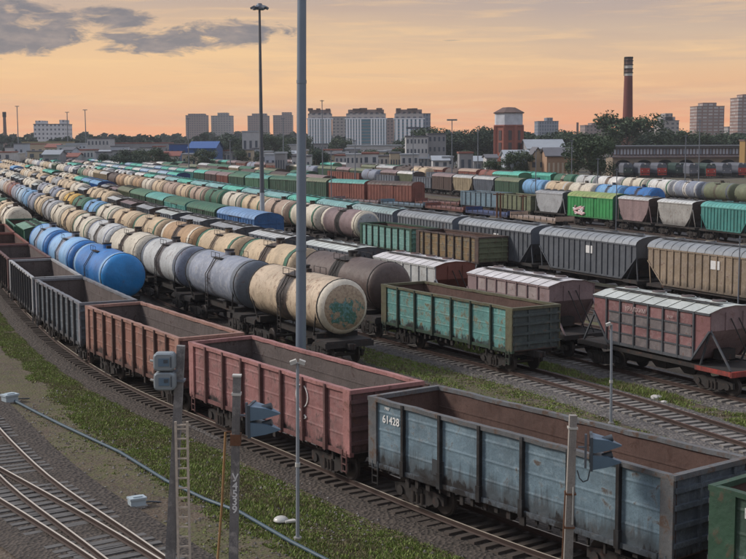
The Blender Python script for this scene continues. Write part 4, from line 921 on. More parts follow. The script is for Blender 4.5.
# post with two horn loudspeakers
def horns(x, y, z, rz, label):
    t = empty('horn_loudspeaker', (x, y, z), rz); tag(t, label, 'loudspeaker', 'wedge-shaped horn loudspeakers')
    for k, zz in enumerate((.22, -.22)):
        b = MB(); m0 = [(.0, -.36, -.20), (.0, .36, -.20), (.0, .36, .20), (.0, -.36, .20)]; m1 = [(.42, -.20, -.15), (.42, .20, -.15), (.42, .20, .12), (.42, -.20, .12)]; m2 = [(.78, -.04, -.06), (.78, .04, -.06), (.78, .04, -.03), (.78, -.04, -.03)]
        fs = [(i, (i+1) % 4, 4+(i+1) % 4, 4+i) for i in range(4)]+[(4+i, 4+(i+1) % 4, 8+(i+1) % 4, 8+i) for i in range(4)]+[(8, 9, 10, 11)]
        b.add(m0+m1+m2, fs, GBP); h = obj('horn', b, t, (.08, 0, zz))
        f = MB(); 
        for yy in (-.36, .36): f.box((0, yy, 0), (.07, .05, .44), GBD)
        for z2 in (-.2, .2): f.box((0, 0, z2), (.07, .74, .05), GBD)
        f.box((.02, 0, 0), (.02, .7, .38), GBD); obj('mouth_frame', f, h)
        d_ = MB(); d_.cyl((.3, 0, .08), (.55, 0, .16), .09, GBD, n=10); obj('driver', d_, h)
    b = MB(); b.box((-.06, 0, 0), (.06, .1, .9), GALVD); b.box((-.16, 0, .1), (.2, .05, .05), GALVD); obj('bracket', b, t)
    return t
x_, h_, l1 = post_at(237, 375, 233.5, 555, 33.6); p2 = conc_post(x_, 33.6, h_, .25, mat=paint('concrete_mid', (.19, .18, .175), wear=.8, rust=(.38, .35, .32), chips=1.2, dirt_shade_z=-5, rough=.9), label='middle concrete post stencilled with white characters and carrying blue horns'); lean(p2, l1)
clamp(p2, 6.05, .24, LAMPG, .05); clamp(p2, 5.55, .25, LAMPG, .07); clamp(p2, 4.3, .28, RST, .30, 'rusty_band')
q_ = at(249, 419, 33.5); horns(q_.x, 33.5, q_.z, radians(-8), 'pair of blue horn loudspeakers on the middle post, before the pink gondola')
for k, ch in enumerate('У4539'):
    t_ = text(ch, .29, WTXT, 'stencilled_character', p2, (.02, -.1275, 3.25-k*.22), (pi/2, 0, 0))
br = empty('rusty_brace', (0, 0, 0)); tag(br, 'thin rusty pipe leaning beside the middle concrete post', 'pipe')
pa = at(225.5, 432, 34.2); pb = at(216.5, 575, 33.9); b = MB(); b.tube([pb, (pa+pb)/2+Vector((.03, 0, 0)), pa], .035, simple('rusty_yellow_pipe', (.30, .17, .07), .8, 0, .5, 5), n=7); obj('pipe', b, br)
b = MB(); b.bar(pa, pa+Vector((.25, 0, .02)), .03, RST); obj('hook', b, br)
x_, h_, l1 = post_at(573, 415, 568, 555, 32.4); p3 = conc_post(x_, 32.4, h_, .235, mat=paint('concrete_pale', (.30, .275, .25), wear=.8, rust=(.16, .14, .13), dirt_shade_z=-5, rough=.9), label='right concrete post with dark cable and blue horns before the torn blue gondola'); lean(p3, l1)
clamp(p3, 4.85, .25, LAMPG, .05); clamp(p3, 3.1, .28, RST, .04); clamp(p3, 2.2, .28, RST, .04)
b = MB(); b.bar((.1, -.05, 5.12), (.42, -.05, 5.0), .05, LAMPG); obj('arm', b, p3)
q_ = at(588, 451, 32.3); horns(q_.x, 32.3, q_.z, radians(-8), 'pair of blue horn loudspeakers on the right post, before the torn blue gondola')
b = MB(); pts = [(.14, -.13, 3.75), (.2, -.15, 3.55), (.3, -.15, 3.45), (.42, -.15, 3.5), (.48, -.12, 3.8)]; b.tube(pts, .018, GBD); b.tube([(-.15, -.1, 3.2), (-.17, -.1, 0)], .022, RST); b.tube([(.05, -.135, 3.3), (.06, -.14, 2.3)], .02, LAMPG); obj('cable', b, p3)
# thin lamp posts
def lamp_post(x, y, h, label, r_=.045, heads=2, group='thin lamp posts near the tracks'):
    t = empty('lamp_post', (x, y, ZG)); tag(t, label, 'lamp post', group); h -= ZG
    b = MB(); b.cyl((0, 0, 0), (0, 0, h), r_*1.15, GALV, r1=r_*.9, n=10); b.cyl((0, 0, 0), (0, 0, .12), r_*2.4, CONC, n=10); b.cyl((0, 0, h*.42), (0, 0, h*.42+.12), r_*1.5, LAMPG, n=10); obj('pole', b, t)
    for s in ((-1, 1) if heads == 2 else (-1,)):
        b = MB(); b.box((s*.13, 0, h+.02), (.2, .22, .12), LAMPG, ry=s*.35); b.box((s*.05, 0, h-.03), (.12, .04, .04), GALVD); lh = obj('lamp_head', b, t)
        g_ = MB(); g_.box((s*.15, 0, h-.05), (.15, .17, .02), GLASS, ry=s*.35); obj('lens', g_, lh)
    return t
pp = gnd(297.6, 530); lean(lamp_post(pp.x, pp.y, 5.25, 'thin galvanised lamp post with two small floodlights before the pink gondola', .055), radians(.6))
pp = gnd(611, 417); lean(lamp_post(pp.x, pp.y, 4.05, 'short lamp post between the grass strip and the bare track at right', .055, 1), radians(-.6))
# tall lighting masts
def mast(x, y, h, r0, r1, label, mat, lx=0.0, crown=True, rlow=None, low=None):
    t = empty('lighting_mast', (x, y, ZG)); tag(t, label, 'lighting mast', 'tall lighting masts'); b = MB(); n = 4
    for i in range(n):
        za, zb_ = h*i/n, h*(i+1)/n; ra_, rb_ = r0+(r1-r0)*i/n, r0+(r1-r0)*(i+1)/n
        b.cyl((0, 0, za), (0, 0, zb_), ra_, low if (low and i == 0) else mat, r1=rb_, n=12, caps=False); b.cyl((0, 0, zb_-.15), (0, 0, zb_), rb_*1.08, mat, n=12)
    b.cyl((0, 0, 0), (0, 0, .15), r0*1.8, GALVD, n=12); obj('pole', b, t)
    if crown:
        c = MB(); c.cyl((0, 0, h), (0, 0, h+.5), .5, GALVD, r1=.25, n=12); c.cyl((0, 0, h-.15), (0, 0, h), .65, GALVD, n=12); cr_ = obj('crown', c, t)
        for k in range(6):
            a = k*pi/3+.3; f = MB(); f.box((0, 0, 0), (.45, .4, .25), GALVD, ry=.5); f.box((.2, 0, -.12), (.06, .34, .2), GLASS, ry=.5); obj('floodlight', f, cr_, (cos(a)*.75, sin(a)*.75, h+.05), a)
    lean(t, lx); return t
MST = simple('mast_steel', (.20, .25, .31), .45, .3, .12, 1)
mast(-3.35, 57.2, 30, .245, .175, 'thick blue-grey lighting mast rising between the pink gondola and the cream tank', MST, radians(.75))
mast(-12.3, 141, 26.7, .30, .12, 'tall thin lighting mast with round lamp crown behind the blue boxcar', simple('mast_dark', (.10, .11, .125), .6), 0, low=simple('mast_low_grey', (.42, .45, .47), .6))

# small trackside boxes, stones and pipe
GBX = simple('box_pale_grey', (.42, .50, .54), .5)
def switch_box(u, v, s_, label, rz=.5):
    p = gnd(u, v, ZG); t = empty('trackside_box', (p.x, p.y, ZG), rz); tag(t, label, 'trackside box', 'grey boxes beside the tracks')
    b = MB(); b.box((0, 0, .13*s_), (.5*s_, .34*s_, .22*s_), GBX); b.box((0, 0, .02), (.62*s_, .46*s_, .05), CONC); obj('housing', b, t)
    b = MB(); b.box((0, 0, .27*s_), (.56*s_, .40*s_, .07*s_), GBX); b.box((0, 0, .32*s_), (.3*s_, .2*s_, .04*s_), GBX); obj('lid', b, t); b = MB(); b.tube([(.25*s_, 0, .1), (.5*s_, .1, .06), (.8*s_, 0, .02)], .03, GBD); obj('cable', b, t); return t
switch_box(137, 506, 1.05, 'small pale grey box on bare earth left of the laddered post')
switch_box(10, 402, 1.3, 'pale grey trackside box at the left end of the blue pipe', .8)
p = gnd(281, 524, ZG); t = empty('trackside_box', (p.x, p.y, ZG)); tag(t, 'low round-topped white cover in the grass beside the thin lamp post', 'cover')
b = MB()
for k in range(5): b.cyl((0, 0, .12+k*.03), (0, 0, .15+k*.03), .25*sqrt(1-(k/5.2)**2), LAMPG, r1=.25*sqrt(1-((k+1)/5.2)**2), n=14)
b.cyl((0, 0, 0), (0, 0, .12), .1, GBD); obj('dome', b, t); b = MB(); b.box((.3, -.12, .14), (.36, .2, .06), LAMPG, rz=.4); obj('flap', b, t)
for k, (u, v, s_) in enumerate(((656, 399, .33), (664, 403, .2))):
    p = gnd(u, v, ZG); b = MB(); rr = random.Random(k); vs = []; 
    for i in range(3):
        for j in range(8): a = j*pi/4; q = s_*(1, .85, .4)[i]*rr.uniform(.85, 1.15); vs.append((q*cos(a), q*sin(a)*.8, s_*(0, .35, .6)[i]*rr.uniform(.9, 1.1)))
    b.add(vs, [(i*8+j, i*8+(j+1) % 8, i*8+8+(j+1) % 8, i*8+8+j) for i in range(2) for j in range(8)]+[tuple(range(16, 24))], simple('pale_concrete_lump', (.55, .53, .50), .9)); o = obj('concrete_lump', b, None, (p.x, p.y, ZG))
    tag(o, ['larger white concrete lump on the grass strip below the big banded hopper', 'smaller white concrete lump right of the larger one on the grass strip'][k], 'rubble')
b = MB(); pp_ = [gnd(u, v, ZG+.1) for u, v in ((15, 401), (38, 413), (60, 424), (90, 438), (120, 452), (167, 481), (205, 499), (240, 512), (290, 541), (325, 559), (370, 583))]
b.tube(pp_, .065, simple('pipe_blue', (.05, .085, .11), .5, 0, .35, 2), n=8); tag(obj('pipe', b), 'blue-grey pipe lying on the ground between bare earth and grass', 'pipe')

# thin poles scattered over the yard
rr = random.Random(12)
for k, (u, v0, v1, y) in enumerate(((413, 128, 206, 225), (536, 150, 190, 230), (617, 168, 226, 165), (598, 158, 190, 240), (497, 193, 216, 178), (500.5, 193, 216, 178), (523, 195, 214, 182), (322, 100, 172, 300), (331, 150, 198, 200), (188, 118, 170, 330), (85, 110, 152, 700), (17, 106, 150, 700), (67, 112, 150, 760), (283, 118, 165, 420), (452, 120, 178, 300), (478, 130, 172, 340), (572, 140, 178, 300), (686, 135, 190, 235), (700, 120, 178, 270), (355, 140, 172, 320), (230, 140, 166, 430), (740, 236, 262, 84))):
    p = at(u, v0, y); col_ = RST if u in (497, 500.5, 523) else GALVD; r_ = .14 if u in (497, 500.5, 523) else max(.05, y*.0004)
    t = empty('yard_pole', (p.x, p.y, ZG)); h = p.z-ZG
    wh = ['in front of the far trees', 'beside the green boxcar row', 'behind the pale tank row'][0 if y > 260 else 1 if y < 200 else 2]
    tag(t, '%s %s pole %s, %s yard pole from left' % ('short' if h < 9 else 'tall', 'rusty' if col_ is RST else 'thin grey', wh, ordn(1+sorted([413, 536, 617, 598, 497, 500.5, 523, 322, 331, 188, 85, 17, 67, 283, 452, 478, 572, 686, 700, 355, 230, 740]).index(u))), 'pole', 'poles standing about the yard')
    b = MB(); b.cyl((0, 0, 0), (0, 0, h), r_*1.2, col_, r1=r_*.8, n=7); obj('pole', b, t)
    b = MB()
    if u in (85, 452, 413): b.box((0, 0, h), (2.4, .6, .35), GALVD)
    else: b.bar((-r_*4, 0, h-.2), (r_*4, 0, h-.2), r_*1.2, col_)
    obj('cross_arm', b, t)
# ------------------------------------------------------------------ buildings
def facade(name, wall, win, cw=3.0, ch=3.0, mort=.28, wall2=None):
    if name in MATS: return MATS[name]
    m_, b = newmat(name); tcn = nt.nodes.new('ShaderNodeTexCoord'); s3 = nt.nodes.new('ShaderNodeSeparateXYZ'); nt.links.new(tcn.outputs['Object'], s3.inputs[0])
    v = vec(MA('ADD', s3.outputs[0], s3.outputs[1]), s3.outputs[2], 0.0)
    br_ = nt.nodes.new('ShaderNodeTexBrick'); nt.links.new(v, br_.inputs['Vector']); br_.offset = 0; br_.squash = 1
    br_.inputs['Scale'].default_value = 1; br_.inputs['Brick Width'].default_value = cw; br_.inputs['Row Height'].default_value = ch
    br_.inputs['Mortar Size'].default_value = mort*min(cw, ch); br_.inputs['Mortar Smooth'].default_value = 0; br_.inputs['Bias'].default_value = 0
    br_.inputs['Color1'].default_value = (*win, 1); br_.inputs['Color2'].default_value = (*(x*.5+.12*y for x, y in zip(win, wall)), 1); br_.inputs['Mortar'].default_value = (*wall, 1)
    n = NO(tcn.outputs['Object'], .25, 4, .6); k = MA('ADD', .75, MA('MULTIPLY', n, .5))
    c = MIX(1.0, br_.outputs[0], vec(k, k, k), 'MULTIPLY'); nt.links.new(c, b.inputs['Base Color']); b.inputs['Roughness'].default_value = .7
    MATS[name] = m_; return m_
FB1 = facade('tower_panel_brown', (.27, .20, .18), (.08, .08, .10), 3.2, 3.0, .27); FB2 = facade('tower_panel_pale', (.34, .31, .29), (.10, .11, .14), 3.6, 3.0, .28)
FB3 = facade('tower_panel_red', (.22, .12, .09), (.52, .49, .47), 5.2, 3.0, .24); FB4 = facade('office_blue_grey', (.22, .25, .30), (.09, .13, .19), 2.4, 3.2, .2)
FW = facade('white_block', (.66, .66, .68), (.12, .14, .18), 3.0, 3.2, .3); FG = facade('glass_block_white', (.60, .62, .66), (.12, .22, .32), 2.0, 3.3, .16)
WALLW = simple('plaster_white', (.50, .50, .50), .9, 0, .25, .4); WALLC = simple('plaster_cream', (.48, .40, .29), .9, 0, .25, .4); WALLP = simple('plaster_pink', (.40, .24, .20), .9, 0, .25, .4); WALLG = simple('plaster_grey', (.28, .28, .29), .9, 0, .25, .4)
RFS = simple('roof_slate', (.12, .12, .135), .8, 0, .25, .5); RFR = simple('roof_rust_red', (.24, .085, .06), .8, 0, .3, .5); RFT = simple('roof_tin', (.36, .39, .42), .5, .2, .25, .5); RFB = simple('roof_brown', (.14, .09, .075), .8, 0, .3, .5)
BLUEW = simple('blue_cladding', (.03, .10, .30), .6, 0, .25, .5); WIN = simple('window_pane', (.07, .09, .12), .2, 0, .2, .3)
TGL = simple('blue_green_glass', (.10, .24, .31), .2, 0, .2, .2); WSTR = simple('white_facade_strip', (.88, .89, .92), .6, 0, .1, .2)
def bld(name, label, cat, u0, u1, vtop, vbot, y, depth, wall, roof=RFS, tops=(), group=None, kind='flat', wins=0, floors=2, winm=None):
    a, c = at(u0, vtop, y), at(u1, vtop, y); zt = (a.z+c.z)/2; x0, x1 = a.x, c.x; W_ = x1-x0
    t = empty(name, ((x0+x1)/2, y+depth/2, ZG)); tag(t, label, cat, group); H = zt-ZG; hw, hd = W_/2, depth/2
    b = MB()
    if kind == 'flat':
        b.box((0, 0, H/2), (W_, depth, H), wall); obj('wall', b, t); b = MB(); b.box((0, 0, H+.2), (W_+.5, depth+.5, .5), roof)
        for (f0, f1, hh) in tops: b.box((-hw+W_*(f0+f1)/2, 0, H+.45+hh/2), (W_*(f1-f0), depth*.7, hh), wall if hh > 1 else roof)
        obj('roof', b, t)
    else:
        rh = min(depth, W_)*.22 if kind == 'gable' else 3; h2 = H-rh
        b.box((0, 0, h2/2), (W_, depth, h2), wall)
        if kind == 'gable': b.add([(-hw, -hd, h2), (-hw, hd, h2), (-hw, 0, H-.1), (hw, -hd, h2), (hw, hd, h2), (hw, 0, H-.1)], [(0, 2, 1), (3, 4, 5)], wall)
        else: b.add([(-hw, -hd, h2), (hw, -hd, h2), (0, -hd, H-.1), (-hw, hd, h2), (hw, hd, h2), (0, hd, H-.1)], [(0, 1, 2), (3, 5, 4)], wall)
        obj('wall', b, t); b = MB(); e = .5
        if kind == 'gable': vs = [(-hw-e, -hd-e, h2-.3), (hw+e, -hd-e, h2-.3), (hw+e, 0, H), (-hw-e, 0, H), (-hw-e, hd+e, h2-.3), (hw+e, hd+e, h2-.3)]; fs = [(0, 1, 2, 3), (3, 2, 5, 4)]
        else: vs = [(-hw-e, -hd-e, h2-.3), (-hw-e, hd+e, h2-.3), (0, hd+e, H), (0, -hd-e, H), (hw+e, -hd-e, h2-.3), (hw+e, hd+e, h2-.3)]; fs = [(0, 3, 2, 1), (3, 4, 5, 2)]
        b.add(vs+[(x, y_, z+.25) for x, y_, z in vs], fs+[tuple(6+i for i in f) for f in fs]+[(i, (i+1), 7+i, 6+i) for i in range(5)], roof); obj('roof', b, t)
        H = h2
    if wins:
        w_ = MB(); w_.box((0, 0, 0), (W_/wins*.42, .12, H/floors*.42), winm or WIN)
        for i in range(wins):
            for j in range(floors): obj('window', w_, t, (-hw+W_*(i+.5)/wins, -hd-.03, H*(j+.55)/floors))
    return t
# four brown slabs and the towers on the skyline
for k, (u0, u1, v, m_, lab, tp) in enumerate(((185.5, 206, 115.5, FB1, 'leftmost brown tower block on the skyline, plain flat roof', ((.1, .9, 2),)), (211, 231.5, 116, FB2, 'paler brown tower block just right of the leftmost tower', ((.3, .8, 4),)), (247.5, 268, 116, FB1, 'brown tower block directly behind the thin lighting mast', ((.2, .9, 3),)), (273, 292, 115.5, FB1, 'brown two-part tower block between the two lighting masts', ((.45, .95, 4),)))):
    bld('tower_block', lab, 'tower block', u0, u1, v, 140, 1700+k*20, 26, m_, RFS, tp, 'brown tower blocks on the skyline')
    if k in (0, 3):
        pass
def glassy(label, u0, u1, vt, y, ns, mid, seed):
    a, c = at(u0, vt, y), at(u1, vt, y); W_ = c.x-a.x; H = a.z-ZG; t = empty('apartment_block', ((a.x+c.x)/2, y, ZG)); tag(t, label, 'apartment block', 'white striped blocks')
    b = MB(); b.box((0, 10, H/2), (W_, 20, H), TGL); obj('wall', b, t)
    b = MB(); b.box((0, 11, H+1.8), (W_*.97, 18, 3.2), FB2); b.box((0, 12, H+4.2), (W_*.88, 15, 3.2), FB1); rr = random.Random(seed)
    for i in range(3): b.box((-W_*.3+W_*.3*i+rr.uniform(-2, 2), 8, H+5.9), (W_*rr.uniform(.12, .2), 9, 1.0+rr.uniform(0, 1)), RFB)
    b.box((0, 10, H+.15), (W_+1, 21, .6), WSTR); obj('roof', b, t)
    for i in range(ns):
        x = -W_/2+W_*(i+.5)/ns
        if mid and abs(x) < W_*.13: continue
        s_ = MB(); s_.box((0, 0, 0), (W_/ns*.60, .6, H-.5), WSTR); obj('facade_strip', s_, t, (x, -.3, H/2))
    for j in range(12):
        s_ = MB(); s_.box((0, 0, 0), (W_, .25, .7), WALLG); obj('floor_band', s_, t, (0, -.05, H*(j+1)/13))
    return t
glassy('white striped block half hidden behind the thick lighting mast', 307.5, 331.5, 119, 800, 9, False, 1)
glassy('widest white striped block with blue glass centre, middle of the three', 345.5, 386.5, 119, 790, 15, True, 2)
glassy('white and pale blue striped block with stepped dark roof, right of the three', 394.5, 424, 119, 780, 7, False, 3)
bld('tower_block', 'narrow grey-brown block between the striped blocks left and middle', 'tower block', 330, 347, 117, 145, 1200, 24, FB2, RFS)
bld('tower_block', 'dark slab seen behind the right striped block', 'tower block', 400, 430.5, 114, 145, 950, 20, FB4, RFB)
bld('apartment_block', 'dim apartment block between the middle and right striped blocks', 'apartment block', 384, 398, 118.5, 145, 1150, 24, FB1, RFS)
bld('office_block', 'white five-storey block on the left skyline with stepped roof', 'office building', 33.5, 64.5, 124.5, 142, 960, 24, FW, RFS, ((.02, .25, 2.5), (.8, .95, 3)))
bld('office_block', 'blue-grey office block with roof cabin right of the water tower', 'office building', 538, 558.5, 121.5, 140, 1200, 26, FB4, RFS, ((.45, .75, 3.2),))
bld('tower_block', 'brownish low block right of the blue-grey office block', 'apartment block', 585, 609, 125.5, 140, 1100, 26, FB1, RFB, ((.3, .7, 1.8),))
bld('tower_block', 'red-brown tower block with pale balconies at the right, beyond the roundhouse', 'tower block', 697, 724.5, 106.5, 140, 1200, 26, FB3, RFB, ((.25, .75, 3.2),), 'tower blocks at the right')
bld('tower_block', 'red-brown tower block cut off by the right edge of the view', 'tower block', 738.5, 765, 98, 140, 1150, 26, FB3, RFB, ((.2, .8, 3),), 'tower blocks at the right')
bld('apartment_block', 'small pale block between the two red-brown towers', 'apartment block', 728, 739, 127, 142, 1300, 20, FB2, RFB)
bld('apartment_block', 'grey block with rounded top behind the trees right of the chimney', 'apartment block', 661, 679, 121, 145, 900, 22, FB2, RFS, ((.15, .85, 2.5), (.3, .7, 5)))
bld('apartment_block', 'pale low block behind the trees just right of the chimney', 'apartment block', 645, 662, 128, 145, 1000, 22, FB2, RFT)
# water tower
def octa(r, z): return [(r*cos(pi/8+i*pi/4), r*sin(pi/8+i*pi/4), z) for i in range(8)]
def ringm(b, rz, mat, cap=True):
    vs = []
    for r, z in rz: vs += octa(r, z)
    b.add(vs, [(k*8+i, k*8+(i+1) % 8, k*8+8+(i+1) % 8, k*8+8+i) for k in range(len(rz)-1) for i in range(8)]+([tuple(range((len(rz)-1)*8, len(rz)*8))] if cap else []), mat); return b
yt = 480; zt_ = lambda v: at(508, v, yt).z-ZG; R0 = 5.5
wt = empty('water_tower', (at(508.5, 150, yt).x, yt, ZG)); tag(wt, 'octagonal red brick water tower with white tank drum and dark hipped roof', 'water tower')
b = MB(); ringm(b, [(R0, 0), (R0*.98, zt_(126))], BRICK)
for i in range(8):
    a = pi/8+i*pi/4; b.bar((R0*.99*cos(a), R0*.99*sin(a), 0), (R0*.98*cos(a), R0*.98*sin(a), zt_(126)), .9, BRICK)
ringm(b, [(R0*1.04, zt_(126.8)), (R0*1.07, zt_(126)), (R0*1.07, zt_(125))], BRICK); obj('brick_shaft', b, wt)
b = MB(); ringm(b, [(R0*.99, zt_(125)), (R0*.99, zt_(113.5))], simple('drum_white', (.52, .54, .58), .8, 0, .45, .5)); obj('tank_drum', b, wt)
b = MB(); ringm(b, [(R0*1.08, zt_(113.6)), (R0*1.1, zt_(112.6)), (R0*.45, zt_(107.6)), (.1, zt_(107.2))], RFB); obj('roof', b, wt)
for i in range(8):
    a = i*pi/4; 
    for dz_ in (0, 1):
        w_ = MB(); w_.box((0, 0, 0), (.12, 1.3, 3.6), simple('tower_window_dark', (.07, .045, .045), .6)); obj('window', w_, wt, (cos(a)*R0*.93, sin(a)*R0*.93, zt_(146 if dz_ else 134)-.5), a)
# brick chimney
yc = 500; ch_ = empty('brick_chimney', (at(628, 100, yc).x, yc, ZG)); tag(ch_, 'tall red brick factory chimney with white and dark bands near its top', 'chimney'); zc = lambda v: at(628, v, yc).z-ZG
b = MB(); b.cyl((0, 0, 0), (0, 0, zc(76)), 2.35, simple('chimney_brick', (.17, .055, .045), .9, 0, .25, .3), r1=1.62, n=18); obj('shaft', b, ch_)
for v0, v1, m_ in ((76, 73, LAMPG), (73, 69, RFB), (69, 65.5, LAMPG), (65.5, 58.5, RFB)):
    b = MB(); b.cyl((0, 0, zc(v0)), (0, 0, zc(v1)), 1.62, m_, r1=1.58, n=18); obj('band', b, ch_)
b = MB(); b.cyl((0, 0, zc(58.8)), (0, 0, zc(57)), 1.72, SEAM, r1=1.72, n=18); b.bar((-1.8, -.6, zc(76)), (-1.8, -.6, zc(58)), .25, SEAM)
for v in (61, 65, 69, 73): b.cyl((0, 0, zc(v)-.1), (0, 0, zc(v)+.2), 1.85, SEAM, n=18)
obj('rim', b, ch_)
yc2 = 1000; t = empty('chimney', (at(4.5, 120, yc2).x, yc2, ZG)); tag(t, 'small dark chimney at the far left edge of the skyline', 'chimney'); b = MB(); hh = at(4.5, 112, yc2).z-ZG; b.cyl((0, 0, 0), (0, 0, hh), 1.7, RFB, r1=1.1, n=12); b.cyl((0, 0, hh-4), (0, 0, hh), 1.5, SEAM, n=12); obj('shaft', b, t)
t = empty('chimney', (at(577.5, 125, 900).x, 900, ZG)); tag(t, 'thin dark stub chimney between the office block and the brownish block', 'chimney'); b = MB(); hh = at(577.5, 122.5, 900).z-ZG; b.cyl((0, 0, 0), (0, 0, hh), .8, RFB, n=10); obj('shaft', b, t)
# roundhouse
yr = 410; rt = empty('roundhouse', (at(613, 150, yr).x, yr, ZG)); tag(rt, 'long locomotive roundhouse with arched stalls, window band and flat roof', 'roundhouse')
xr = 0.0; WR = at(760, 150, yr).x-at(613, 150, yr).x; zr = lambda v: at(690, v, yr).z-ZG
CRW = simple('roundhouse_cream_brick', (.25, .20, .15), .9, 0, .35, .6); nb = 7; bw = WR/nb
b = MB(); hz = zr(159.6); ztop = zr(157.2); pier = .9
for i in range(nb):
    x0 = i*bw; c = x0+bw/2; rad = (bw-2*pier)/2; spring = hz-rad*.62; seg_ = 10
    b.box((x0+pier/2, .4, ztop/2), (pier, .8, ztop), CRW); b.box((x0+bw-pier/2-.002, .4, ztop/2), (pier, .8, ztop), CRW)
    top = [(c+rad*cos(pi*j/seg_), spring+rad*.62*sin(pi*j/seg_)) for j in range(seg_+1)]
    for j in range(seg_):
        (xa, za), (xb, zb_) = top[j], top[j+1]; b.add([(xa, 0, za), (xa, 0, ztop), (xb, 0, ztop), (xb, 0, zb_), (xa, .8, za), (xb, .8, zb_)], [(0, 1, 2, 3), (0, 3, 5, 4)], CRW)
obj('front_wall', b, rt)
b = MB(); b.box((WR/2, 12.5, ztop/2), (WR, .4, ztop), SEAM); b.box((.2, 6.5, ztop/2), (.4, 12, ztop), CRW); b.box((WR/2, 6.5, -.0), (WR, 12, .1), SEAM); obj('back_wall', b, rt)
b = MB(); b.add([(-.4, -.6, ztop-.1), (WR, -.6, ztop-.1), (WR, 5, zr(155.2)), (-.4, 5, zr(155.2))], [(0, 1, 2, 3)], simple('roundhouse_roof_dark', (.07, .065, .075), .7, 0, .4, .8)); b.box((WR/2, -.5, ztop), (WR+.6, .5, .35), RFB)
for i in range(int(WR/1.2)): b.bar((i*1.2, -.6, ztop-.02), (i*1.2, 5, zr(155.2)+.08), .12, RFB)
obj('lower_roof', b, rt)
b = MB(); b.box((WR/2, 5.3, (zr(155.2)+zr(148.4))/2), (WR, .3, zr(148.4)-zr(155.2)), RFB); obj('clerestory_wall', b, rt)
nw = 44
w1 = MB(); w1.box((0, 0, 0), (WR/nw*.62, .1, (zr(149)-zr(154.4))), simple('clerestory_pale_glass', (.42, .45, .50), .3, 0, .3, .4)); w2 = MB(); w2.box((0, 0, 0), (WR/nw*.62, .1, (zr(149)-zr(154.4))), simple('clerestory_grey_glass', (.20, .23, .28), .3, 0, .3, .4))
for i in range(nw): obj('window', w1 if random.random() < .62 else w2, rt, (WR*(i+.5)/nw, 5.1, (zr(149)+zr(154.4))/2))
b = MB(); b.box((WR/2, 9, zr(147)), (WR+1, 9, .9), simple('roundhouse_roof_edge', (.09, .085, .08), .8)); b.box((WR/2, 4.4, zr(145.6)), (WR+1.2, .3, .35), RFT); obj('upper_roof', b, rt)
# locomotives standing at the stalls
def loco(u, y, nose, roof, label, red=True, rz=0.0, snow=False):
    p = at(u, 170, y); t = empty('locomotive', (p.x, y, 0), rz); tag(t, label, 'locomotive', 'locomotives at the roundhouse')
    b = MB(); b.prismx([(x, z) for x, z in [(-1.5, 1.1), (1.5, 1.1), (1.5, 3.4), (1.1, 4.2), (-1.1, 4.2), (-1.5, 3.4)]], 0, 15, roof); R = Matrix.Rotation(pi/2, 3, 'Z'); b.v = [tuple(R @ Vector(q)) for q in b.v]; obj('body', b, t)
    b = MB(); b.box((0, -.15, 1.95), (2.9, .35, 1.5), nose); b.box((0, -.25, 2.5), (2.6, .3, .25), LAMPG if snow else nose)
    for s in (-1, 1): b.cyl((s*.95, -.3, 2.0), (s*.95, -.45, 2.0), .16, LAMPG, n=10)
    obj('nose', b, t)
    for s in (-1, 1):
        b = MB(); b.box((s*.65, -.05, 3.3), (1.05, .12, .75), GLASS, rx=-.15); obj('windscreen', b, t); b = MB(); b.cyl((s*.85, -.2, 1.06), (s*.85, -.7, 1.06), .22, SEAM, n=10); obj('buffer', b, t)
    b = MB(); b.cyl((0, -.02, 4.0), (0, -.35, 4.0), .22, LAMPG, n=10); obj('headlight', b, t)
    b = MB(); b.box((0, 7, .75), (2.6, 14, .8), UND); b.box((0, -.25, .75), (2.8, .25, .5), nose if red else SEAM); obj('chassis', b, t)
    for k in range(4):
        b = MB(); b.cyl((-.9, 2+k*3.4, .5), (.9, 2+k*3.4, .5), .1, WHL, n=6); 
        for s in (-1, 1): b.cyl((s*.72, 2+k*3.4, .5), (s*.86, 2+k*3.4, .5), .5, WHL, n=12)
        obj('wheelset', b, t)
REDP = simple('locomotive_red', (.42, .035, .02), .5, 0, .2, 1); LG = simple('locomotive_dark_green', (.03, .06, .05), .5, 0, .2, 1); LGR = simple('locomotive_grey', (.13, .14, .17), .5, 0, .25, 1)
for a in ((645, 398, REDP, LGR, 'red-nosed locomotive with grey body, left of the red pair at the roundhouse', True), (662, 398, REDP, LGR, 'red-nosed locomotive with grey body, right of the red pair at the roundhouse', True), (628, 402, LG, LGR, 'dark locomotive in the leftmost roundhouse arch', False), (680, 398, LG, LG, 'dark green locomotive right of the red pair at the roundhouse', False), (694, 390, LGR, LGR, 'grey locomotive standing between the red locomotives', False), (711, 388, REDP, LG, 'red-nosed locomotive with dark green body farther right at the roundhouse', True), (727, 392, LGR, LGR, 'grey locomotive with dark nose near the right edge', False), (743, 396, REDP, LGR, 'red-nosed locomotive cut off by the right edge', True)): loco(*a[:5], red=a[5])
bld('pillar_house', 'narrow ochre building at the right edge beside the roundhouse', 'building', 745.2, 756, 141, 180, 400, 6, simple('plaster_ochre', (.30, .18, .06), .8, 0, .2, .5), RFB, wins=1, floors=3)
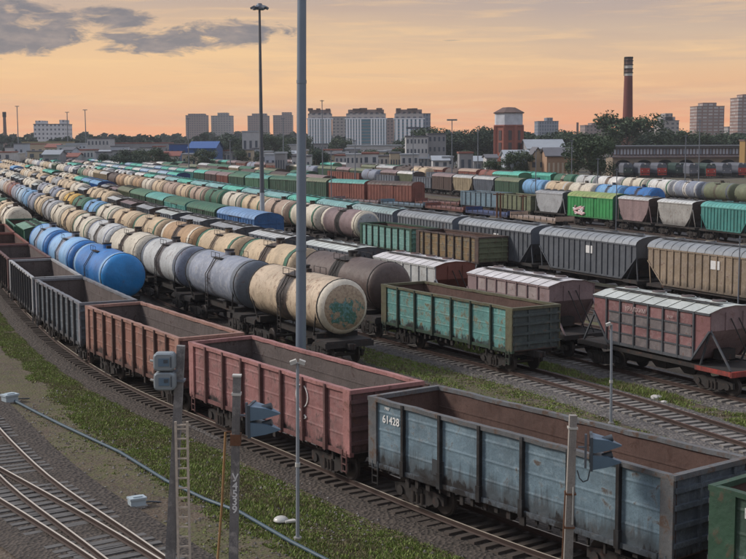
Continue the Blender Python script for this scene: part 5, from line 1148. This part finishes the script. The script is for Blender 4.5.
# houses and halls beyond the yard
bld('brick_house', 'orange-lit brick house with slate roof right of the water tower', 'house', 547, 579, 148.5, 176, 335, 12, simple('orange_lit_brick', (.36, .23, .15), .9, 0, .3, .5), RFS, kind='gable', wins=7, floors=1, winm=simple('pale_pilaster', (.52, .44, .34), .8))  # orange evening light on the walls is put into the brick colour
bld('gabled_house', 'white and tan gabled house between the water tower and the brick house', 'house', 530, 546, 148, 176, 345, 12, WALLC, RFS, kind='side', wins=2, floors=2)
bld('shed', 'pale blue-grey shed at the foot of the water tower', 'shed', 506, 530, 151, 176, 350, 14, simple('pale_blue_plaster', (.40, .45, .52), .8, 0, .2, .5), RFT, kind='gable', wins=4, floors=1)
bld('warehouse', 'long white-roofed warehouse behind the brick house', 'warehouse', 528, 566, 140, 160, 460, 24, WALLG, RFT, kind='gable', wins=6, floors=1)
bld('hall', 'large blue clad hall at the left beyond the yard', 'hall', 188, 215, 142, 160, 520, 26, BLUEW, BLUEW, kind='gable', wins=4, floors=1)
bld('hall', 'smaller blue hall left of the large blue hall', 'hall', 169, 187, 144.5, 160, 540, 22, BLUEW, RFS, wins=3, floors=1)
bld('villa', 'white three-storey villa with small windows at the left beyond the yard', 'house', 87, 109, 139, 158, 640, 14, WALLW, RFS, wins=6, floors=3)
bld('villa', 'pale two-storey building with light roof left of the white villa', 'house', 66, 86, 144, 158, 650, 14, simple('plaster_pale_blue', (.42, .46, .52), .9, 0, .2, .4), RFT, wins=5, floors=2)
bld('long_shed', 'long low ochre shed under the white five-storey block', 'shed', 22, 66, 142.5, 158, 700, 20, WALLC, simple('roof_yellow', (.30, .25, .12), .8), wins=9, floors=1)
bld('long_shed', 'long pale shed in the left distance right of the white villa', 'shed', 110, 168, 143.5, 158, 660, 18, WALLG, RFR, wins=12, floors=1)
bld('kiosk', 'white cabin roof among the trees left of the thin lighting mast', 'cabin', 242, 259, 132, 150, 560, 10, WALLW, RFT, wins=3, floors=1)
bld('workshop', 'pale ruined-looking three-storey workshop with open top floor right of centre', 'workshop', 406, 428, 137, 170, 430, 14, WALLW, RFS, wins=6, floors=4)
bld('workshop', 'grey four-storey workshop block right of the ruined-looking workshop', 'workshop', 428, 446, 134.5, 170, 440, 14, WALLG, RFS, wins=4, floors=4)
bld('warehouse', 'long white warehouse below the middle striped block', 'warehouse', 347, 404, 146, 164, 560, 20, WALLW, RFT, wins=12, floors=1)
WALLB = simple('plaster_pale_blue', (.42, .46, .52), .9, 0, .2, .4)
rr = random.Random(21); wallp = [(WALLW, 'white'), (WALLC, 'cream'), (WALLW, 'white'), (WALLG, 'grey'), (WALLB, 'pale blue'), (WALLG, 'grey')]; roofp = [(RFS, 'slate'), (RFR, 'rusty red'), (RFT, 'tin'), (RFS, 'slate'), (RFT, 'tin')]
spots = []
for row, (v0, yb, us) in enumerate(((146.5, 620, range(222, 350, 13)), (151, 500, range(228, 404, 12)), (155.5, 410, range(262, 500, 14)), (149, 600, range(446, 505, 13)), (146, 640, range(2, 60, 14)), (149, 580, range(64, 222, 15)), (152.5, 520, range(-6, 200, 17)))):
    for k, u in enumerate(us): spots.append((row, k, u+rr.uniform(-3, 3), v0+rr.uniform(-2.2, 2.2), yb+rr.uniform(-25, 25)))
for row, k, u, v, y in spots:
    wm, wn = rr.choice(wallp); rm, rn = rr.choice(roofp); wd = rr.uniform(8, 19)
    bld('small_house', '%s house with %s roof, %s from left in the %s house line' % (wn, rn, ordn(k+1), ['far middle', 'middle', 'nearest', 'right-hand', 'far left', 'left', 'near left'][row]), 'house', u, u+wd, v, 170, y, rr.uniform(8, 14), wm, rm, kind=rr.choice(['gable', 'flat', 'flat', 'flat']), group='small houses beyond the yard', wins=rr.choice([2, 3, 4]), floors=rr.choice([1, 2]))

# ------------------------------------------------------------------ trees
LF = [leafmat('foliage_dark', (.015, .036, .022), (.045, .078, .034), .7, .25), leafmat('foliage_mid', (.022, .048, .018), (.055, .09, .03), .7, .25)]
BARK = simple('bark', (.09, .07, .055), .9)
def tree_meshes(seed, h, spread, n, leaf, squash=.8):
    rr = random.Random(seed); tk_ = MB(); tk_.cyl((0, 0, 0), (0, 0, h*.55), h*.028, BARK, r1=h*.014, n=8); clumps = []
    for k in range(int(9+spread*4)):
        a = rr.uniform(0, 6.28); r_ = spread*h*.5*sqrt(rr.random())*.85; z = h*rr.uniform(.34, .90); lim = 1-abs(z/h-.58)*1.25; r_ *= max(.25, lim)
        c = Vector((cos(a)*r_, sin(a)*r_, z)); clumps.append((c, h*rr.uniform(.09, .17)))
        tk_.cyl((0, 0, h*rr.uniform(.25, .5)), tuple(c), h*.009, BARK, r1=h*.003, n=5)
    b = MB(); vs = []; fs = []
    for k in range(n):
        c, r_ = clumps[k % len(clumps)]; d = Vector((rr.gauss(0, 1), rr.gauss(0, 1), rr.gauss(0, squash))).normalized()*r_*(rr.random()**.45)*1.15; p = c+d
        q = Vector((rr.gauss(0, 1), rr.gauss(0, 1), rr.gauss(0, 1))).normalized(); e = q.orthogonal().normalized(); f = q.cross(e); s_ = leaf*rr.uniform(.6, 1.5); i = len(vs)
        vs += [tuple(p+e*s_), tuple(p+f*s_*.6), tuple(p-e*s_), tuple(p-f*s_*.7)]; fs.append((i, i+1, i+2, i+3))
    b.v = vs; b.f = fs; b.m = [LF[seed % 2]]*len(fs); b.s = [False]*len(fs); return tk_, b
TV = [tree_meshes(s, 12, sp_, 5200, .23) for s, sp_ in ((1, 1.0), (2, .8), (3, 1.2), (4, .65), (5, 1.05))]
def tree(u, vtop, y, var, label, wide=1.0, group='trees beyond the yard', name='broadleaf_tree'):
    p = at(u, vtop, y); h = p.z-ZG; t = empty(name, (p.x, y, ZG), random.uniform(0, 6)); tag(t, label, 'tree', group); s_ = h/11.6
    t.scale = (s_*wide, s_*wide, s_); tk_, cr_ = TV[var]; obj('trunk', tk_, t); obj('crown', cr_, t)
BT = [(627, 115, 440, 2, 'big dark tree before the brick chimney, rising over the roundhouse roof', 1.25), (592, 137, 318, 0, 'dense dark round tree left of the roundhouse', 1.25), (601, 142, 325, 4, 'dark tree touching the left end of the roundhouse', .8), (655, 127, 470, 1, 'tall tree before the grey block with rounded top', 1.1), (672, 132, 480, 2, 'tree right of the tall tree behind the roundhouse', 1.2), (688, 133, 490, 0, 'mid tree behind the roundhouse below the gap in the towers', 1.2), (708, 134, 480, 4, 'tree in front of the red-brown tower behind the roundhouse', 1.4), (728, 134, 490, 2, 'tree between the two red-brown towers', 1.4), (745, 134, 480, 1, 'tree at the right edge behind the roundhouse', 1.3),
    (641, 133, 470, 3, 'narrow tree just right of the chimney', 1.2), (574, 141, 400, 1, 'tree rising behind the brick house', 1.2), (520, 152, 345, 0, 'low bushy tree right beside the water tower foot', 1.3), (493, 160, 330, 4, 'small green tree left of the water tower foot', 1.3), (340, 139, 640, 0, 'dark tree between the left and middle striped blocks', 1.4), (391, 139, 650, 1, 'dark tree between the middle and right striped blocks', 1.4)]
for u, v, y, var, lab, wd in BT: tree(u, v, y, var, lab, wd)
rr = random.Random(31); k = 0
for u in range(432, 500, 11): k += 1; tree(u+rr.uniform(-2, 2), 130.5+rr.uniform(-2, 3), 520+rr.uniform(-20, 30), rr.randrange(5), 'dark tree, %s from the left in the dense line left of the water tower' % ordn(k), 1.5, 'tree line left of the water tower')
k = 0
for u in range(218, 306, 11): k += 1; tree(u+rr.uniform(-2, 2), 137+rr.uniform(-3, 3), 600+rr.uniform(-30, 30), rr.randrange(5), 'green tree, %s from the left in the line under the brown tower blocks' % ordn(k), 1.4, 'tree line under the tower blocks')
k = 0
for u in range(524, 584, 12): k += 1; tree(u+rr.uniform(-2, 2), 133+rr.uniform(-2, 2), 520+rr.uniform(-20, 30), rr.randrange(5), 'dark tree, %s from the left between the water tower and the roundhouse' % ordn(k), 1.5, 'tree line right of the water tower')
k = 0
for u in (110, 128, 141, 158, 204, 240, 262, 284, 316, 369, 396, 424, 447, 470): k += 1; tree(u, 150+rr.uniform(-3, 3), 460+rr.uniform(-40, 60), rr.randrange(5), 'small green tree, %s from the left among the small houses' % ordn(k), 1.5, 'small trees among the houses')
# woods far off, one mass
def woods(y, u0, u1, vt, n, leaf, seed, name='far_woods'):
    rr = random.Random(seed); vs = []; fs = []
    x0, x1 = at(u0, vt, y).x, at(u1, vt, y).x; h0 = at(373, vt, y).z-ZG; nc = int((x1-x0)/(h0*.42)); cl = []
    for i in range(nc):
        x = x0+(x1-x0)*(i+rr.random())/nc; hh = h0*(1+.20*noise.noise((x*.012, y, 0))+rr.uniform(-.12, .12)); yy = y+rr.uniform(-30, 60); zl = at(373, vt, yy).z-ZG
        for j in range(6): cl.append((x+rr.gauss(0, h0*.2), yy+rr.gauss(0, 5), ZG+hh*rr.uniform(.35, .92), h0*rr.uniform(.10, .18)))
    per = max(6, n//len(cl))
    for cx_, cy_, cz_, r_ in cl:
        for k in range(per):
            d = Vector((rr.gauss(0, 1), rr.gauss(0, 1), rr.gauss(0, .8))).normalized()*r_*rr.random()**.4; p = Vector((cx_, cy_, cz_))+d; q = Vector((rr.gauss(0, 1), rr.gauss(0, 1), rr.gauss(0, 1))).normalized(); e = q.orthogonal(); f = q.cross(e); s_ = leaf*rr.uniform(.6, 1.5); i = len(vs)
            vs += [tuple(p+e*s_), tuple(p+f*s_*.6), tuple(p-e*s_), tuple(p-f*s_*.7)]; fs.append((i, i+1, i+2, i+3))
    b = MB(); b.v = vs; b.f = fs; b.m = [LF[0]]*len(fs); b.s = [False]*len(fs); tag(obj(name, b), kind='stuff')
woods(1250, -60, 810, 133.5, 52000, 1.7, 3); woods(820, -60, 345, 137.5, 30000, 1.3, 4); woods(760, 425, 800, 137.5, 26000, 1.2, 6)
# ------------------------------------------------------------------ evening haze
hm = bpy.data.materials.new('haze_air'); hm.use_nodes = True; hn = hm.node_tree; hn.nodes.clear()
ho = hn.nodes.new('ShaderNodeOutputMaterial'); hv = hn.nodes.new('ShaderNodeVolumePrincipled'); hn.links.new(hv.outputs[0], ho.inputs['Volume'])
hv.inputs['Density'].default_value = .00014; hv.inputs['Color'].default_value = (.88, .93, 1.0, 1); hv.inputs['Anisotropy'].default_value = 0
b = MB(); b.box((0, 1475, 41), (3500, 3150, 84.6), hm); tag(obj('haze', b), kind='stuff')
